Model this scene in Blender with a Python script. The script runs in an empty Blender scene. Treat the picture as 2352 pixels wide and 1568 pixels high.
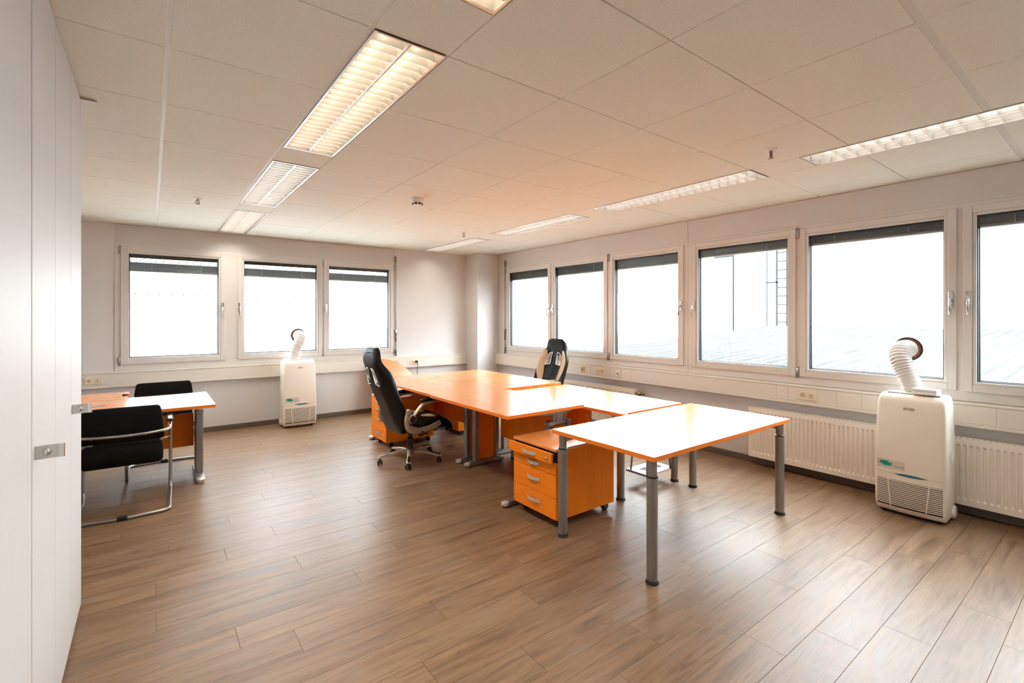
import bpy, bmesh, math, random
from mathutils import Vector, Matrix
random.seed(7)
PI = math.pi
SC = bpy.context.scene
COL = SC.collection

# ------------------------------------------------------------------ camera
CAM_H = 1.44
YAW = math.radians(37.13)
cam_d = bpy.data.cameras.new('camera')
cam_d.sensor_fit = 'HORIZONTAL'; cam_d.sensor_width = 36.0
cam_d.lens = 1097.0 / 2352.0 * 36.0
cam_d.shift_y = -(784.0 - 729.2) / 2352.0
cam_d.clip_start = 0.03; cam_d.clip_end = 300
cam = bpy.data.objects.new('camera', cam_d); COL.objects.link(cam)
cam.location = (0, 0, CAM_H); cam.rotation_euler = (PI / 2, 0, -YAW)
SC.camera = cam

# ------------------------------------------------------------------ sky, exposure
world = bpy.data.worlds.new('overcast_sky'); SC.world = world; world.use_nodes = True
bg = world.node_tree.nodes['Background']
bg.inputs['Color'].default_value = (0.865, 0.93, 1.0, 1)
bg.inputs['Strength'].default_value = 10.0
SC.view_settings.view_transform = 'Standard'
SC.view_settings.look = 'None'
SC.view_settings.exposure = 1.62
SC.view_settings.gamma = 1.0
SC.view_settings.use_curve_mapping = False
SC.display_settings.display_device = 'sRGB'
TUBE_WARM = 2.3
LAMP_W = 3.2            # beam of one louvre luminaire
TUBE_COOL = 1.7
cy = SC.cycles
cy.use_denoising = True
cy.use_light_tree = False
try:
    cy.denoiser = 'OPENIMAGEDENOISE'; cy.denoising_input_passes = 'RGB_ALBEDO_NORMAL'
except Exception:
    pass
cy.max_bounces = 8; cy.diffuse_bounces = 5; cy.glossy_bounces = 3
cy.transmission_bounces = 6; cy.transparent_max_bounces = 16
cy.sample_clamp_indirect = 6.0
cy.caustics_reflective = False; cy.caustics_refractive = False
cy.use_adaptive_sampling = True; cy.adaptive_threshold = 0.06

# room limits
XR, YB, XL, YF, ZC = 4.80, 7.12, -1.30, -1.20, 2.523

# ------------------------------------------------------------------ materials
def new_mat(name):
    m = bpy.data.materials.new(name); m.use_nodes = True
    nt = m.node_tree
    return m, nt, nt.nodes['Principled BSDF']

def N(nt, typ, **kw):
    n = nt.nodes.new(typ)
    for k, v in kw.items():
        if k == 'ins':
            for a, b in v.items():
                n.inputs[a].default_value = b
        else:
            setattr(n, k, v)
    return n

def plain(name, col, rough=0.5, metal=0.0, spec=0.5, noise=0.0, nscale=40.0, bump=0.0, coat=0.0, bscale=None, stretch=None):
    m, nt, p = new_mat(name)
    p.inputs['Base Color'].default_value = (*col, 1)
    p.inputs['Roughness'].default_value = rough
    p.inputs['Metallic'].default_value = metal
    p.inputs['Specular IOR Level'].default_value = spec
    if coat:
        p.inputs['Coat Weight'].default_value = coat; p.inputs['Coat Roughness'].default_value = 0.08
    if noise or bump:
        tc = N(nt, 'ShaderNodeTexCoord')
        src = tc.outputs['Object']
        if stretch:
            mp = N(nt, 'ShaderNodeMapping'); mp.inputs['Scale'].default_value = stretch
            nt.links.new(src, mp.inputs['Vector']); src = mp.outputs['Vector']
        nz = N(nt, 'ShaderNodeTexNoise', ins={'Scale': nscale, 'Detail': 4.0, 'Roughness': 0.6})
        nt.links.new(src, nz.inputs['Vector'])
        if noise:
            mx = N(nt, 'ShaderNodeMix', data_type='RGBA')
            mx.inputs[6].default_value = (*[c * (1 - noise) for c in col], 1)
            mx.inputs[7].default_value = (*[min(1, c * (1 + noise)) for c in col], 1)
            nt.links.new(nz.outputs['Fac'], mx.inputs[0]); nt.links.new(mx.outputs[2], p.inputs['Base Color'])
        if bump:
            nb = nz
            if bscale:
                nb = N(nt, 'ShaderNodeTexNoise', ins={'Scale': bscale, 'Detail': 3.0})
                nt.links.new(src, nb.inputs['Vector'])
            b = N(nt, 'ShaderNodeBump', ins={'Strength': bump, 'Distance': 0.002})
            nt.links.new(nb.outputs['Fac'], b.inputs['Height']); nt.links.new(b.outputs['Normal'], p.inputs['Normal'])
    return m

def beech(name, stretch, c0, c1, rough=0.25, spec=0.8):
    m, nt, p = new_mat(name)
    tc = N(nt, 'ShaderNodeTexCoord'); mp = N(nt, 'ShaderNodeMapping'); mp.inputs['Scale'].default_value = stretch
    nt.links.new(tc.outputs['Object'], mp.inputs['Vector'])
    nz = N(nt, 'ShaderNodeTexNoise', ins={'Scale': 2.2, 'Detail': 6.0, 'Roughness': 0.62, 'Distortion': 0.4})
    nt.links.new(mp.outputs['Vector'], nz.inputs['Vector'])
    nf = N(nt, 'ShaderNodeTexNoise', ins={'Scale': 14.0, 'Detail': 3.0, 'Roughness': 0.5})
    nt.links.new(mp.outputs['Vector'], nf.inputs['Vector'])
    ad = N(nt, 'ShaderNodeMath', operation='MULTIPLY_ADD', ins={1: 0.35, 2: 0.0})
    nt.links.new(nf.outputs['Fac'], ad.inputs[0])
    a2 = N(nt, 'ShaderNodeMath', operation='ADD'); nt.links.new(nz.outputs['Fac'], a2.inputs[0]); nt.links.new(ad.outputs[0], a2.inputs[1])
    cr = N(nt, 'ShaderNodeValToRGB')
    cr.color_ramp.elements[0].position = 0.42; cr.color_ramp.elements[0].color = (*c0, 1)
    cr.color_ramp.elements[1].position = 0.92; cr.color_ramp.elements[1].color = (*c1, 1)
    nt.links.new(a2.outputs[0], cr.inputs[0]); nt.links.new(cr.outputs[0], p.inputs['Base Color'])
    p.inputs['Roughness'].default_value = rough; p.inputs['Specular IOR Level'].default_value = spec
    p.inputs['Coat Weight'].default_value = 0.6 if spec > .6 else 0.0; p.inputs['Coat Roughness'].default_value = 0.2
    return m

def floor_wood(name):
    m, nt, p = new_mat(name)
    L = nt.links
    oi = N(nt, 'ShaderNodeObjectInfo'); geo = N(nt, 'ShaderNodeNewGeometry')
    rnd = N(nt, 'ShaderNodeMath', operation='MULTIPLY', ins={1: 37.0}); L.new(oi.outputs['Random'], rnd.inputs[0])
    off = N(nt, 'ShaderNodeCombineXYZ'); L.new(rnd.outputs[0], off.inputs[0]); L.new(rnd.outputs[0], off.inputs[2])
    ad = N(nt, 'ShaderNodeVectorMath', operation='ADD'); L.new(geo.outputs['Position'], ad.inputs[0]); L.new(off.outputs[0], ad.inputs[1])
    def noise(scale3, sc, det, rough, dist=0.0):
        mp = N(nt, 'ShaderNodeMapping'); mp.inputs['Scale'].default_value = scale3
        L.new(ad.outputs[0], mp.inputs['Vector'])
        n = N(nt, 'ShaderNodeTexNoise', ins={'Scale': sc, 'Detail': det, 'Roughness': rough, 'Distortion': dist})
        L.new(mp.outputs['Vector'], n.inputs['Vector']); return n
    grain = noise((1.0, 10, 1), 2.0, 7.0, 0.62, 1.0)
    streak = noise((2.0, 52, 1), 1.6, 7.0, 0.68, 0.8)
    fine = noise((7, 120, 1), 2.0, 3.0, 0.55)
    blotch = noise((0.9, 3.4, 1), 2.2, 3.0, 0.5, 1.2)
    knot = noise((3.0, 7.0, 1), 2.0, 2.0, 0.5, 2.6)
    cr = N(nt, 'ShaderNodeValToRGB')
    e = cr.color_ramp.elements
    e[0].position = 0.30; e[0].color = (0.125, 0.067, 0.034, 1)
    e[1].position = 0.72; e[1].color = (0.285, 0.173, 0.096, 1)
    k = e.new(0.50); k.color = (0.208, 0.121, 0.062, 1)
    L.new(grain.outputs['Fac'], cr.inputs[0])
    def mixc(f, a, b, mode='MIX', fac=None):
        mx = N(nt, 'ShaderNodeMix', data_type='RGBA', blend_type=mode)
        if fac is not None: mx.inputs[0].default_value = fac
        if f is not None: L.new(f, mx.inputs[0])
        for i, v in ((6, a), (7, b)):
            if isinstance(v, tuple): mx.inputs[i].default_value = v
            else: L.new(v, mx.inputs[i])
        return mx.outputs[2]
    # pale grey limed patches and dark knots, plus a tone per plank
    r1 = N(nt, 'ShaderNodeValToRGB'); r1.color_ramp.elements[0].position = 0.52; r1.color_ramp.elements[1].position = 0.74
    L.new(blotch.outputs['Fac'], r1.inputs[0])
    f1 = N(nt, 'ShaderNodeMath', operation='MULTIPLY', ins={1: 0.5}); L.new(r1.outputs[0], f1.inputs[0])
    c = mixc(f1.outputs[0], cr.outputs[0], (0.225, 0.170, 0.126, 1))
    r0 = N(nt, 'ShaderNodeValToRGB'); r0.color_ramp.elements[0].position = 0.52; r0.color_ramp.elements[1].position = 0.70
    L.new(streak.outputs['Fac'], r0.inputs[0])
    f0 = N(nt, 'ShaderNodeMath', operation='MULTIPLY', ins={1: 0.62}); L.new(r0.outputs[0], f0.inputs[0])
    c = mixc(f0.outputs[0], c, (0.070, 0.040, 0.026, 1))
    r2 = N(nt, 'ShaderNodeValToRGB'); r2.color_ramp.elements[0].position = 0.66; r2.color_ramp.elements[1].position = 0.78
    L.new(knot.outputs['Fac'], r2.inputs[0])
    f2 = N(nt, 'ShaderNodeMath', operation='MULTIPLY', ins={1: 0.55}); L.new(r2.outputs[0], f2.inputs[0])
    c = mixc(f2.outputs[0], c, (0.10, 0.06, 0.038, 1))
    c = mixc(None, c, fine.outputs['Color'], 'OVERLAY', 0.16)
    tone = N(nt, 'ShaderNodeMapRange', ins={'To Min': 0.92, 'To Max': 1.10}); L.new(oi.outputs['Random'], tone.inputs['Value'])
    hsv = N(nt, 'ShaderNodeHueSaturation'); L.new(c, hsv.inputs['Color']); L.new(tone.outputs[0], hsv.inputs['Value'])
    L.new(hsv.outputs[0], p.inputs['Base Color'])
    rr = N(nt, 'ShaderNodeMapRange', ins={'From Min': 0.3, 'From Max': 0.7, 'To Min': 0.36, 'To Max': 0.44})
    L.new(grain.outputs['Fac'], rr.inputs['Value']); L.new(rr.outputs[0], p.inputs['Roughness'])
    bp = N(nt, 'ShaderNodeBump', ins={'Strength': 0.12, 'Distance': 0.001})
    L.new(fine.outputs['Fac'], bp.inputs['Height']); L.new(bp.outputs['Normal'], p.inputs['Normal'])
    p.inputs['Specular IOR Level'].default_value = 0.6
    return m

def ceiling_mat(name):
    m, nt, p = new_mat(name); L = nt.links
    geo = N(nt, 'ShaderNodeNewGeometry')
    n1 = N(nt, 'ShaderNodeTexNoise', ins={'Scale': 170.0, 'Detail': 2.0, 'Roughness': 0.6}); L.new(geo.outputs['Position'], n1.inputs['Vector'])
    cr = N(nt, 'ShaderNodeValToRGB')
    cr.color_ramp.elements[0].position = 0.33; cr.color_ramp.elements[0].color = (0.68, 0.695, 0.635, 1)
    cr.color_ramp.elements[1].position = 0.46; cr.color_ramp.elements[1].color = (0.80, 0.815, 0.75, 1)
    L.new(n1.outputs['Fac'], cr.inputs[0]); L.new(cr.outputs[0], p.inputs['Base Color'])
    p.inputs['Roughness'].default_value = 0.9; p.inputs['Specular IOR Level'].default_value = 0.2
    bp = N(nt, 'ShaderNodeBump', ins={'Strength': 0.3, 'Distance': 0.0015})
    L.new(n1.outputs['Fac'], bp.inputs['Height']); L.new(bp.outputs['Normal'], p.inputs['Normal'])
    return m

def glass_mat(name):
    m, nt, p = new_mat(name); L = nt.links
    nt.nodes.remove(p); out = nt.nodes['Material Output']
    tr = N(nt, 'ShaderNodeBsdfTransparent', ins={'Color': (0.94, 0.965, 0.955, 1)})
    gl = N(nt, 'ShaderNodeBsdfGlossy', ins={'Roughness': 0.0, 'Color': (0.9, 0.95, 0.95, 1)})
    lw = N(nt, 'ShaderNodeLayerWeight', ins={'Blend': 0.5})
    pw = N(nt, 'ShaderNodeMath', operation='POWER', ins={1: 5.0}); L.new(lw.outputs['Facing'], pw.inputs[0])
    fr = N(nt, 'ShaderNodeMath', operation='MULTIPLY_ADD', ins={1: 0.96, 2: 0.035}); L.new(pw.outputs[0], fr.inputs[0])
    mx = N(nt, 'ShaderNodeMixShader')
    L.new(fr.outputs[0], mx.inputs[0]); L.new(tr.outputs[0], mx.inputs[1]); L.new(gl.outputs[0], mx.inputs[2])
    L.new(mx.outputs[0], out.inputs[0])
    return m

def emit_mat(name, col, s):
    m, nt, p = new_mat(name)
    p.inputs['Base Color'].default_value = (0.8, 0.8, 0.8, 1)
    p.inputs['Emission Color'].default_value = (*col, 1)
    p.inputs['Emission Strength'].default_value = s
    return m

M = {}
M['wall'] = plain('wall_paint', (0.71, 0.69, 0.675), 0.75, spec=0.3, noise=0.02, nscale=6, bump=0.15, bscale=160)
M['panel'] = plain('white_wall_panel', (0.63, 0.605, 0.58), 0.5, spec=0.35, noise=0.015, nscale=5)
M['ceil'] = ceiling_mat('mineral_ceiling_tile')
M['grid'] = plain('ceiling_runner', (0.70, 0.70, 0.65), 0.55, noise=0.02, nscale=20)
M['void'] = plain('ceiling_void', (0.10, 0.085, 0.075), 0.9, noise=0.1)
M['pvc'] = plain('white_window_plastic', (0.68, 0.645, 0.61), 0.36, spec=0.35, noise=0.012, nscale=8)
M['trunk'] = plain('cream_cable_trunking', (0.78, 0.725, 0.655), 0.42, noise=0.015, nscale=8)
M['socket'] = plain('ivory_socket_plastic', (0.80, 0.70, 0.53), 0.35, noise=0.02)
M['socket_y'] = plain('yellowed_socket_plastic', (0.74, 0.53, 0.25), 0.4, noise=0.03)
M['gasket'] = plain('black_rubber_seal', (0.012, 0.014, 0.02), 0.45, noise=0.1)
M['spacer'] = plain('dark_spacer_bar', (0.05, 0.07, 0.085), 0.35, metal=0.4, noise=0.05)
M['glass'] = glass_mat('window_glass')
M['floor'] = floor_wood('grey_brown_oak_vinyl')
M['sub'] = plain('dark_floor_joint', (0.03, 0.02, 0.015), 0.8, noise=0.1)
M['base'] = plain('taupe_baseboard', (0.135, 0.105, 0.082), 0.55, noise=0.12, nscale=14, stretch=(3, 3, 30))
BE0, BE1 = (0.74, 0.25, 0.055), (0.86, 0.34, 0.09)
M['beech_y'] = beech('beech_laminate_y', (9, 0.7, 9), BE0, BE1)
M['beech_x'] = beech('beech_laminate_x', (0.7, 9, 9), BE0, BE1)
BM0, BM1 = (0.84, 0.205, 0.012), (0.95, 0.265, 0.022)
M['beech_z'] = beech('beech_laminate_z', (9, 9, 0.7), BM0, BM1, 0.4, 0.15)
M['beech_f'] = beech('beech_drawer_front', (9, 0.7, 9), BM0, BM1, 0.4, 0.15)
M['beech_edge'] = plain('beech_edge_band', (0.84, 0.21, 0.018), 0.45, spec=0.2, noise=0.04, nscale=12)
M['steel'] = plain('grey_painted_steel', (0.30, 0.285, 0.275), 0.38, metal=0.75, noise=0.04, nscale=18)
M['steel_d'] = plain('dark_grey_steel', (0.13, 0.135, 0.14), 0.4, metal=0.6, noise=0.05)
M['chrome'] = plain('satin_chrome', (0.66, 0.64, 0.61), 0.24, metal=1.0, noise=0.03, nscale=30)
M['tube_metal'] = plain('silver_chair_tube', (0.42, 0.40, 0.385), 0.3, metal=0.9, noise=0.04, nscale=20)
M['satin'] = plain('satin_nickel', (0.62, 0.58, 0.52), 0.42, metal=0.35, noise=0.03, nscale=30)
M['alu'] = plain('brushed_aluminium', (0.72, 0.70, 0.68), 0.3, metal=1.0, noise=0.03, nscale=40)
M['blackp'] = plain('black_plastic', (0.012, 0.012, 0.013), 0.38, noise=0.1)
M['fabric'] = plain('black_fabric', (0.0075, 0.0072, 0.0075), 0.95, spec=0.15, noise=0.35, nscale=260, bump=0.4)
M['leather'] = plain('black_leather', (0.0065, 0.0065, 0.0065), 0.42, spec=0.2, noise=0.15, nscale=60, bump=0.25, bscale=300)
M['cream'] = plain('cream_leather', (0.60, 0.44, 0.28), 0.42, noise=0.05, nscale=25, bump=0.2, bscale=260)
M['champ'] = plain('champagne_plastic', (0.50, 0.40, 0.30), 0.3, metal=0.55, noise=0.04, nscale=20)
M['ac'] = plain('white_appliance_plastic', (0.85, 0.77, 0.675), 0.28, noise=0.012, nscale=6)
M['ac_side'] = plain('white_appliance_shell', (0.86, 0.81, 0.75), 0.28, noise=0.012, nscale=6)
M['acdark'] = plain('painted_vent_shade', (0.018, 0.014, 0.012), 0.7, noise=0.2)  # near-black colour stands in for the shade inside vent openings
M['hose'] = plain('pale_grey_hose', (0.64, 0.62, 0.58), 0.45, noise=0.03, nscale=30)
M['teal'] = plain('teal_print', (0.0, 0.30, 0.22), 0.4, noise=0.03)
M['tealtext'] = plain('pale_teal_print', (0.36, 0.45, 0.36), 0.5, noise=0.03)
M['sticker'] = plain('clear_sticker', (0.70, 0.62, 0.565), 0.22, noise=0.01)
M['blue'] = plain('blue_badge', (0.015, 0.13, 0.25), 0.3, noise=0.15, nscale=30)
M['bluel'] = plain('badge_script', (0.10, 0.28, 0.33), 0.4, noise=0.05)
M['ink'] = plain('dark_print', (0.05, 0.035, 0.03), 0.5, noise=0.05)
M['whitep'] = plain('white_plastic', (0.82, 0.81, 0.79), 0.3, noise=0.01)
M['orange_ring'] = plain('orange_seal', (0.40, 0.10, 0.02), 0.5, noise=0.1)
M['rad'] = plain('radiator_enamel', (0.88, 0.81, 0.72), 0.3, noise=0.01, nscale=6)
M['brass'] = plain('aged_brass', (0.36, 0.28, 0.19), 0.35, metal=0.8, noise=0.1)
M['cab'] = plain('white_lacquer_door', (0.59, 0.565, 0.55), 0.5, spec=0.12, noise=0.02, nscale=3, stretch=(30, 30, 0.6))
M['cab_edge'] = plain('cream_cabinet_edge', (0.62, 0.47, 0.31), 0.5, noise=0.05)
M['louvre'] = plain('louvre_aluminium', (0.80, 0.78, 0.75), 0.35, metal=0.25, noise=0.02, nscale=30)
M['reflector'] = plain('white_reflector', (0.82, 0.80, 0.77), 0.35, metal=0.4, noise=0.01)
M['tube_w'] = emit_mat('warm_tube', (1.0, 0.80, 0.55), TUBE_WARM)
M['tube_c'] = emit_mat('neutral_tube', (1.0, 0.93, 0.84), TUBE_COOL)
M['blind'] = plain('grey_blind_slat', (0.062, 0.054, 0.047), 0.55, metal=0.0, spec=0.2, noise=0.08, nscale=30)
M['blind_l'] = plain('silver_blind_slat', (0.30, 0.29, 0.28), 0.5, metal=0.2, noise=0.04)
M['red'] = plain('red_plastic', (0.55, 0.02, 0.015), 0.4, noise=0.05)
M['facade'] = plain('white_sheet_cladding', (0.74, 0.75, 0.76), 0.45, noise=0.03, nscale=1.5)
M['rooft'] = plain('weathered_roof_sheet', (0.060, 0.058, 0.056), 0.9, spec=0.05, noise=0.4, nscale=2.2, stretch=(0.4, 6, 6))
M['roofr'] = plain('roof_profile_gap', (0.03, 0.03, 0.03), 0.8, noise=0.1)
M['pole'] = plain('galvanised_pole', (0.022, 0.022, 0.023), 0.6, metal=0.0, spec=0.1, noise=0.05)
M['ladder'] = plain('galvanised_ladder', (0.022, 0.023, 0.024), 0.6, metal=0.0, spec=0.1, noise=0.05)
M['ground'] = plain('yard_concrete', (0.34, 0.33, 0.31), 0.9, noise=0.1, nscale=0.8)

# ------------------------------------------------------------------ geometry helpers
def link(o, parent=None):
    COL.objects.link(o)
    if parent is not None: o.parent = parent
    return o

def tag(o, label=None, cat=None, group=None, kind=None):
    if label: o['label'] = label
    if cat: o['category'] = cat
    if group: o['group'] = group
    if kind: o['kind'] = kind
    return o

def empty(name, loc=(0, 0, 0), rz=0.0, label=None, cat=None, group=None):
    o = bpy.data.objects.new(name, None); COL.objects.link(o)
    o.empty_display_size = 0.1
    o.location = loc; o.rotation_euler = (0, 0, rz)
    return tag(o, label, cat, group)

def copy_tree(o, parent=None):
    c = o.copy(); COL.objects.link(c); c.parent = parent
    for ch in list(o.children): copy_tree(ch, c)
    return c

class MB:
    """collects shapes into one mesh"""
    def __init__(self): self.bm = bmesh.new()
    def _xf(self, verts, mat):
        if mat is not None: bmesh.ops.transform(self.bm, matrix=mat, verts=verts)
    def box(self, x0, x1, y0, y1, z0, z1, bev=0.0, seg=1, mat=None):
        t = bmesh.new()
        bmesh.ops.create_cube(t, size=1.0)
        for v in t.verts:
            v.co.x = x0 + (v.co.x + .5) * (x1 - x0); v.co.y = y0 + (v.co.y + .5) * (y1 - y0); v.co.z = z0 + (v.co.z + .5) * (z1 - z0)
        if bev > 0:
            bev = min(bev, 0.49 * min(abs(x1 - x0), abs(y1 - y0), abs(z1 - z0)))
            bmesh.ops.bevel(t, geom=t.edges[:], offset=bev, segments=seg, profile=0.5, affect='EDGES')
        if mat is not None: bmesh.ops.transform(t, matrix=mat, verts=t.verts[:])
        self._merge(t); return self
    def _merge(self, t):
        me = bpy.data.meshes.new('tmp'); t.to_mesh(me); t.free(); self.bm.from_mesh(me); bpy.data.meshes.remove(me)
    def cyl(self, p0, p1, r0, r1=None, n=16, caps=True):
        r1 = r0 if r1 is None else r1
        return self.tube([p0, p1], [r0, r1], n, caps)
    def tube(self, pts, r, n=10, caps=True, closed=False, flat=None):
        pts = [Vector(p) for p in pts]; k = len(pts)
        rs = r if isinstance(r, (list, tuple)) else [r] * k
        bm = self.bm; rings = []; prev = None
        for i, p in enumerate(pts):
            if closed: t = pts[(i + 1) % k] - pts[i - 1]
            elif i == 0: t = pts[1] - p
            elif i == k - 1: t = p - pts[i - 1]
            else: t = (pts[i + 1] - p).normalized() + (p - pts[i - 1]).normalized()
            t.normalize()
            if prev is None:
                a = Vector((0, 0, 1)) if abs(t.z) < 0.9 else Vector((1, 0, 0))
                u = (a - t * a.dot(t)).normalized()
            else:
                u = (prev - t * prev.dot(t)).normalized()
            prev = u; w = t.cross(u)
            fu, fw = flat if flat else (1, 1)
            rings.append([bm.verts.new(p + (u * math.cos(2 * PI * j / n) * fu + w * math.sin(2 * PI * j / n) * fw) * rs[i]) for j in range(n)])
        m = k if closed else k - 1
        for i in range(m):
            A, B = rings[i], rings[(i + 1) % k]
            for j in range(n):
                bm.faces.new((A[j], A[(j + 1) % n], B[(j + 1) % n], B[j]))
        if caps and not closed:
            bm.faces.new(list(reversed(rings[0]))); bm.faces.new(rings[-1])
        return self
    def lathe(self, prof, c=(0, 0, 0), n=20, axis='Z'):
        bm = self.bm; rings = []
        for r, h in prof:
            ring = []
            for j in range(n):
                a = 2 * PI * j / n; x, y = r * math.cos(a), r * math.sin(a)
                p = (x, y, h) if axis == 'Z' else ((h, x, y) if axis == 'X' else (x, h, y))
                ring.append(bm.verts.new(Vector(p) + Vector(c)))
            rings.append(ring)
        for A, B in zip(rings, rings[1:]):
            for j in range(n): bm.faces.new((A[j], A[(j + 1) % n], B[(j + 1) % n], B[j]))
        bm.faces.new(list(reversed(rings[0]))); bm.faces.new(rings[-1])
        return self
    def prism(self, poly, d0, d1, axis='Z', mat=None):
        """poly of 2-D points extruded along axis; axes order: Z->(x,y), X->(y,z), Y->(x,z)"""
        bm = self.bm
        def P(a, b, d):
            v = Vector((a, b, d) if axis == 'Z' else ((d, a, b) if axis == 'X' else (a, d, b)))
            return mat @ v if mat is not None else v
        A = [bm.verts.new(P(a, b, d0)) for a, b in poly]; B = [bm.verts.new(P(a, b, d1)) for a, b in poly]
        n = len(poly)
        for i in range(n): bm.faces.new((A[i], A[(i + 1) % n], B[(i + 1) % n], B[i]))
        bm.faces.new(list(reversed(A))); bm.faces.new(B)
        return self
    def frame(self, a0, a1, b0, b1, w, d0, d1, axis='Y', bev=0.0):
        """rectangular picture-frame of rail width w"""
        def bx(u0, u1, v0, v1):
            if axis == 'Y': self.box(u0, u1, d0, d1, v0, v1, bev)
            elif axis == 'X': self.box(d0, d1, u0, u1, v0, v1, bev)
            else: self.box(u0, u1, v0, v1, d0, d1, bev)
        bx(a0, a0 + w, b0, b1); bx(a1 - w, a1, b0, b1); bx(a0 + w, a1 - w, b0, b0 + w); bx(a0 + w, a1 - w, b1 - w, b1)
        return self
    def done(self, name, mat, parent=None, smooth=False, loc=None, rz=None, mods=()):
        bmesh.ops.recalc_face_normals(self.bm, faces=self.bm.faces[:])
        me = bpy.data.meshes.new(name); self.bm.to_mesh(me); self.bm.free()
        me.materials.append(M[mat] if isinstance(mat, str) else mat)
        if smooth:
            for p in me.polygons: p.use_smooth = True
            if smooth == 'auto':
                try: me.set_sharp_from_angle(angle=math.radians(38))
                except Exception: pass
        o = link(bpy.data.objects.new(name, me), parent)
        if loc is not None: o.location = loc
        if rz is not None: o.rotation_euler = (0, 0, rz)
        for kind, kw in mods:
            md = o.modifiers.new(kind.lower(), kind)
            for k, v in kw.items(): setattr(md, k, v)
        return o

def banded(o):
    """narrow sides of a slab get the matt edge band"""
    o.data.materials.append(M['beech_edge'])
    for p in o.data.polygons:
        if abs(p.normal.z) < .5: p.material_index = 1
    return o

def inst(src, name, parent, loc, rot=None, scale=None):
    o = bpy.data.objects.new(name, src.data); link(o, parent); o.location = loc
    if rot: o.rotation_euler = rot
    if scale: o.scale = scale
    return o

def struct(o): o['kind'] = 'structure'; return o

def arc(cx, cy, r, a0, a1, n):
    return [(cx + r * math.cos(math.radians(a0 + (a1 - a0) * i / n)), cy + r * math.sin(math.radians(a0 + (a1 - a0) * i / n))) for i in range(n + 1)]

def rrect(x0, x1, y0, y1, r, n=5):
    return arc(x1 - r, y1 - r, r, 0, 90, n) + arc(x0 + r, y1 - r, r, 90, 180, n) + arc(x0 + r, y0 + r, r, 180, 270, n) + arc(x1 - r, y0 + r, r, 270, 360, n)

def fillet(pts, r, n=5):
    """round the inner corners of a 3-D polyline"""
    pts = [Vector(p) for p in pts]; out = [pts[0]]
    for i in range(1, len(pts) - 1):
        a, b, c = pts[i - 1], pts[i], pts[i + 1]
        d = min(r, (a - b).length * .48, (c - b).length * .48)
        p0 = b + (a - b).normalized() * d; p1 = b + (c - b).normalized() * d
        for k in range(n + 1):
            t = k / n; out.append((1 - t) ** 2 * p0 + 2 * t * (1 - t) * b + t * t * p1)
    out.append(pts[-1]); return out

# ================================================================== THE ROOM
# ---- floor: slab + planks
fl = struct(MB().box(XL - .2, XR + .2, YF - .2, YB + .2, -0.12, -0.0062).done('floor', 'sub'))
PL, PW, PY0, GAP = 1.21, 0.1815, 0.554, 0.0010
known = {-1: 3.24, 0: 2.735, 1: 2.448, 2: 2.156, 3: 2.72, 4: 3.0, 5: 2.50, 6: 0.905, 7: 2.767, 8: 1.13, 9: 0.527, 10: 0.313, 11: 0.92, 12: 0.023,
         13: 0.694, 14: 1.232, 15: 0.365, 16: 0.663, 17: 1.303, 18: 0.446, 19: 1.052, 20: 0.722}
plank_meshes = {}
def plank(x0, x1, y0, y1):
    w, d = round(x1 - x0, 4), round(y1 - y0, 4)
    if (w, d) not in plank_meshes:
        b = MB(); bm = b.bm; g = GAP / 2; c = 0.0006
        lo = [bm.verts.new(v) for v in ((g, g, -.006), (w - g, g, -.006), (w - g, d - g, -.006), (g, d - g, -.006))]
        mi = [bm.verts.new(v) for v in ((g, g, -c), (w - g, g, -c), (w - g, d - g, -c), (g, d - g, -c))]
        g2 = g + c
        hi = [bm.verts.new(v) for v in ((g2, g2, 0), (w - g2, g2, 0), (w - g2, d - g2, 0), (g2, d - g2, 0))]
        for A, B in ((lo, mi), (mi, hi)):
            for j in range(4): bm.faces.new((A[j], A[(j + 1) % 4], B[(j + 1) % 4], B[j]))
        bm.faces.new(hi)
        o = b.done('plank', 'floor', fl); o.location = (x0, y0, 0); plank_meshes[(w, d)] = o
    else:
        inst(plank_meshes[(w, d)], 'plank', fl, (x0, y0, 0))
k0 = math.floor((YF - PY0) / PW); k1 = math.ceil((YB - PY0) / PW)
for k in range(k0, k1):
    y0, y1 = max(YF, PY0 + k * PW), min(YB, PY0 + (k + 1) * PW)
    if y1 - y0 < .02: continue
    j = known.get(k, None)
    if j is None: j = random.choice([0, .21, .42, .63, .84, 1.05]) + random.uniform(-.06, .06)
    x = j - math.ceil((j - XL) / PL) * PL
    while x < XR:
        a, b = max(x, XL), min(x + PL, XR)
        if b - a > .02: plank(a, b, y0, y1)
        x += PL

# ---- walls
def wallpanel(b, axis, u0, u1, z0, z1, d0, d1):
    if axis == 'Y': b.box(u0, u1, d0, d1, z0, z1)
    else: b.box(d0, d1, u0, u1, z0, z1)
WT = 0.26
ZW0, ZW1 = 0.825, 2.285       # window band
BX0, BX1 = -0.326, 3.078      # back band
RY0, RYM, RY1 = -0.40, 3.066, 6.51
b = MB()
b.box(XL - WT, BX0, YB, YB + WT, 0, ZC + .18); b.box(BX1, XR + WT, YB, YB + WT, 0, ZC + .18)
b.box(BX0, BX1, YB, YB + WT, 0, ZW0); b.box(BX0, BX1, YB, YB + WT, ZW1, ZC + .18)
struct(b.done('wall_back', 'wall'))
b = MB()
b.box(XR, XR + WT, RY1, YB, 0, ZC + .18); b.box(XR, XR + WT, YF - WT, RY0, 0, ZC + .18)
b.box(XR, XR + WT, RY0, RY1, 0, ZW0); b.box(XR, XR + WT, RY0, RY1, ZW1, ZC + .18)
struct(b.done('wall_right', 'panel'))
struct(MB().box(XL - WT, XL, YF - WT, YB, 0, ZC + .18).done('wall_left', 'wall'))
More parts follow.
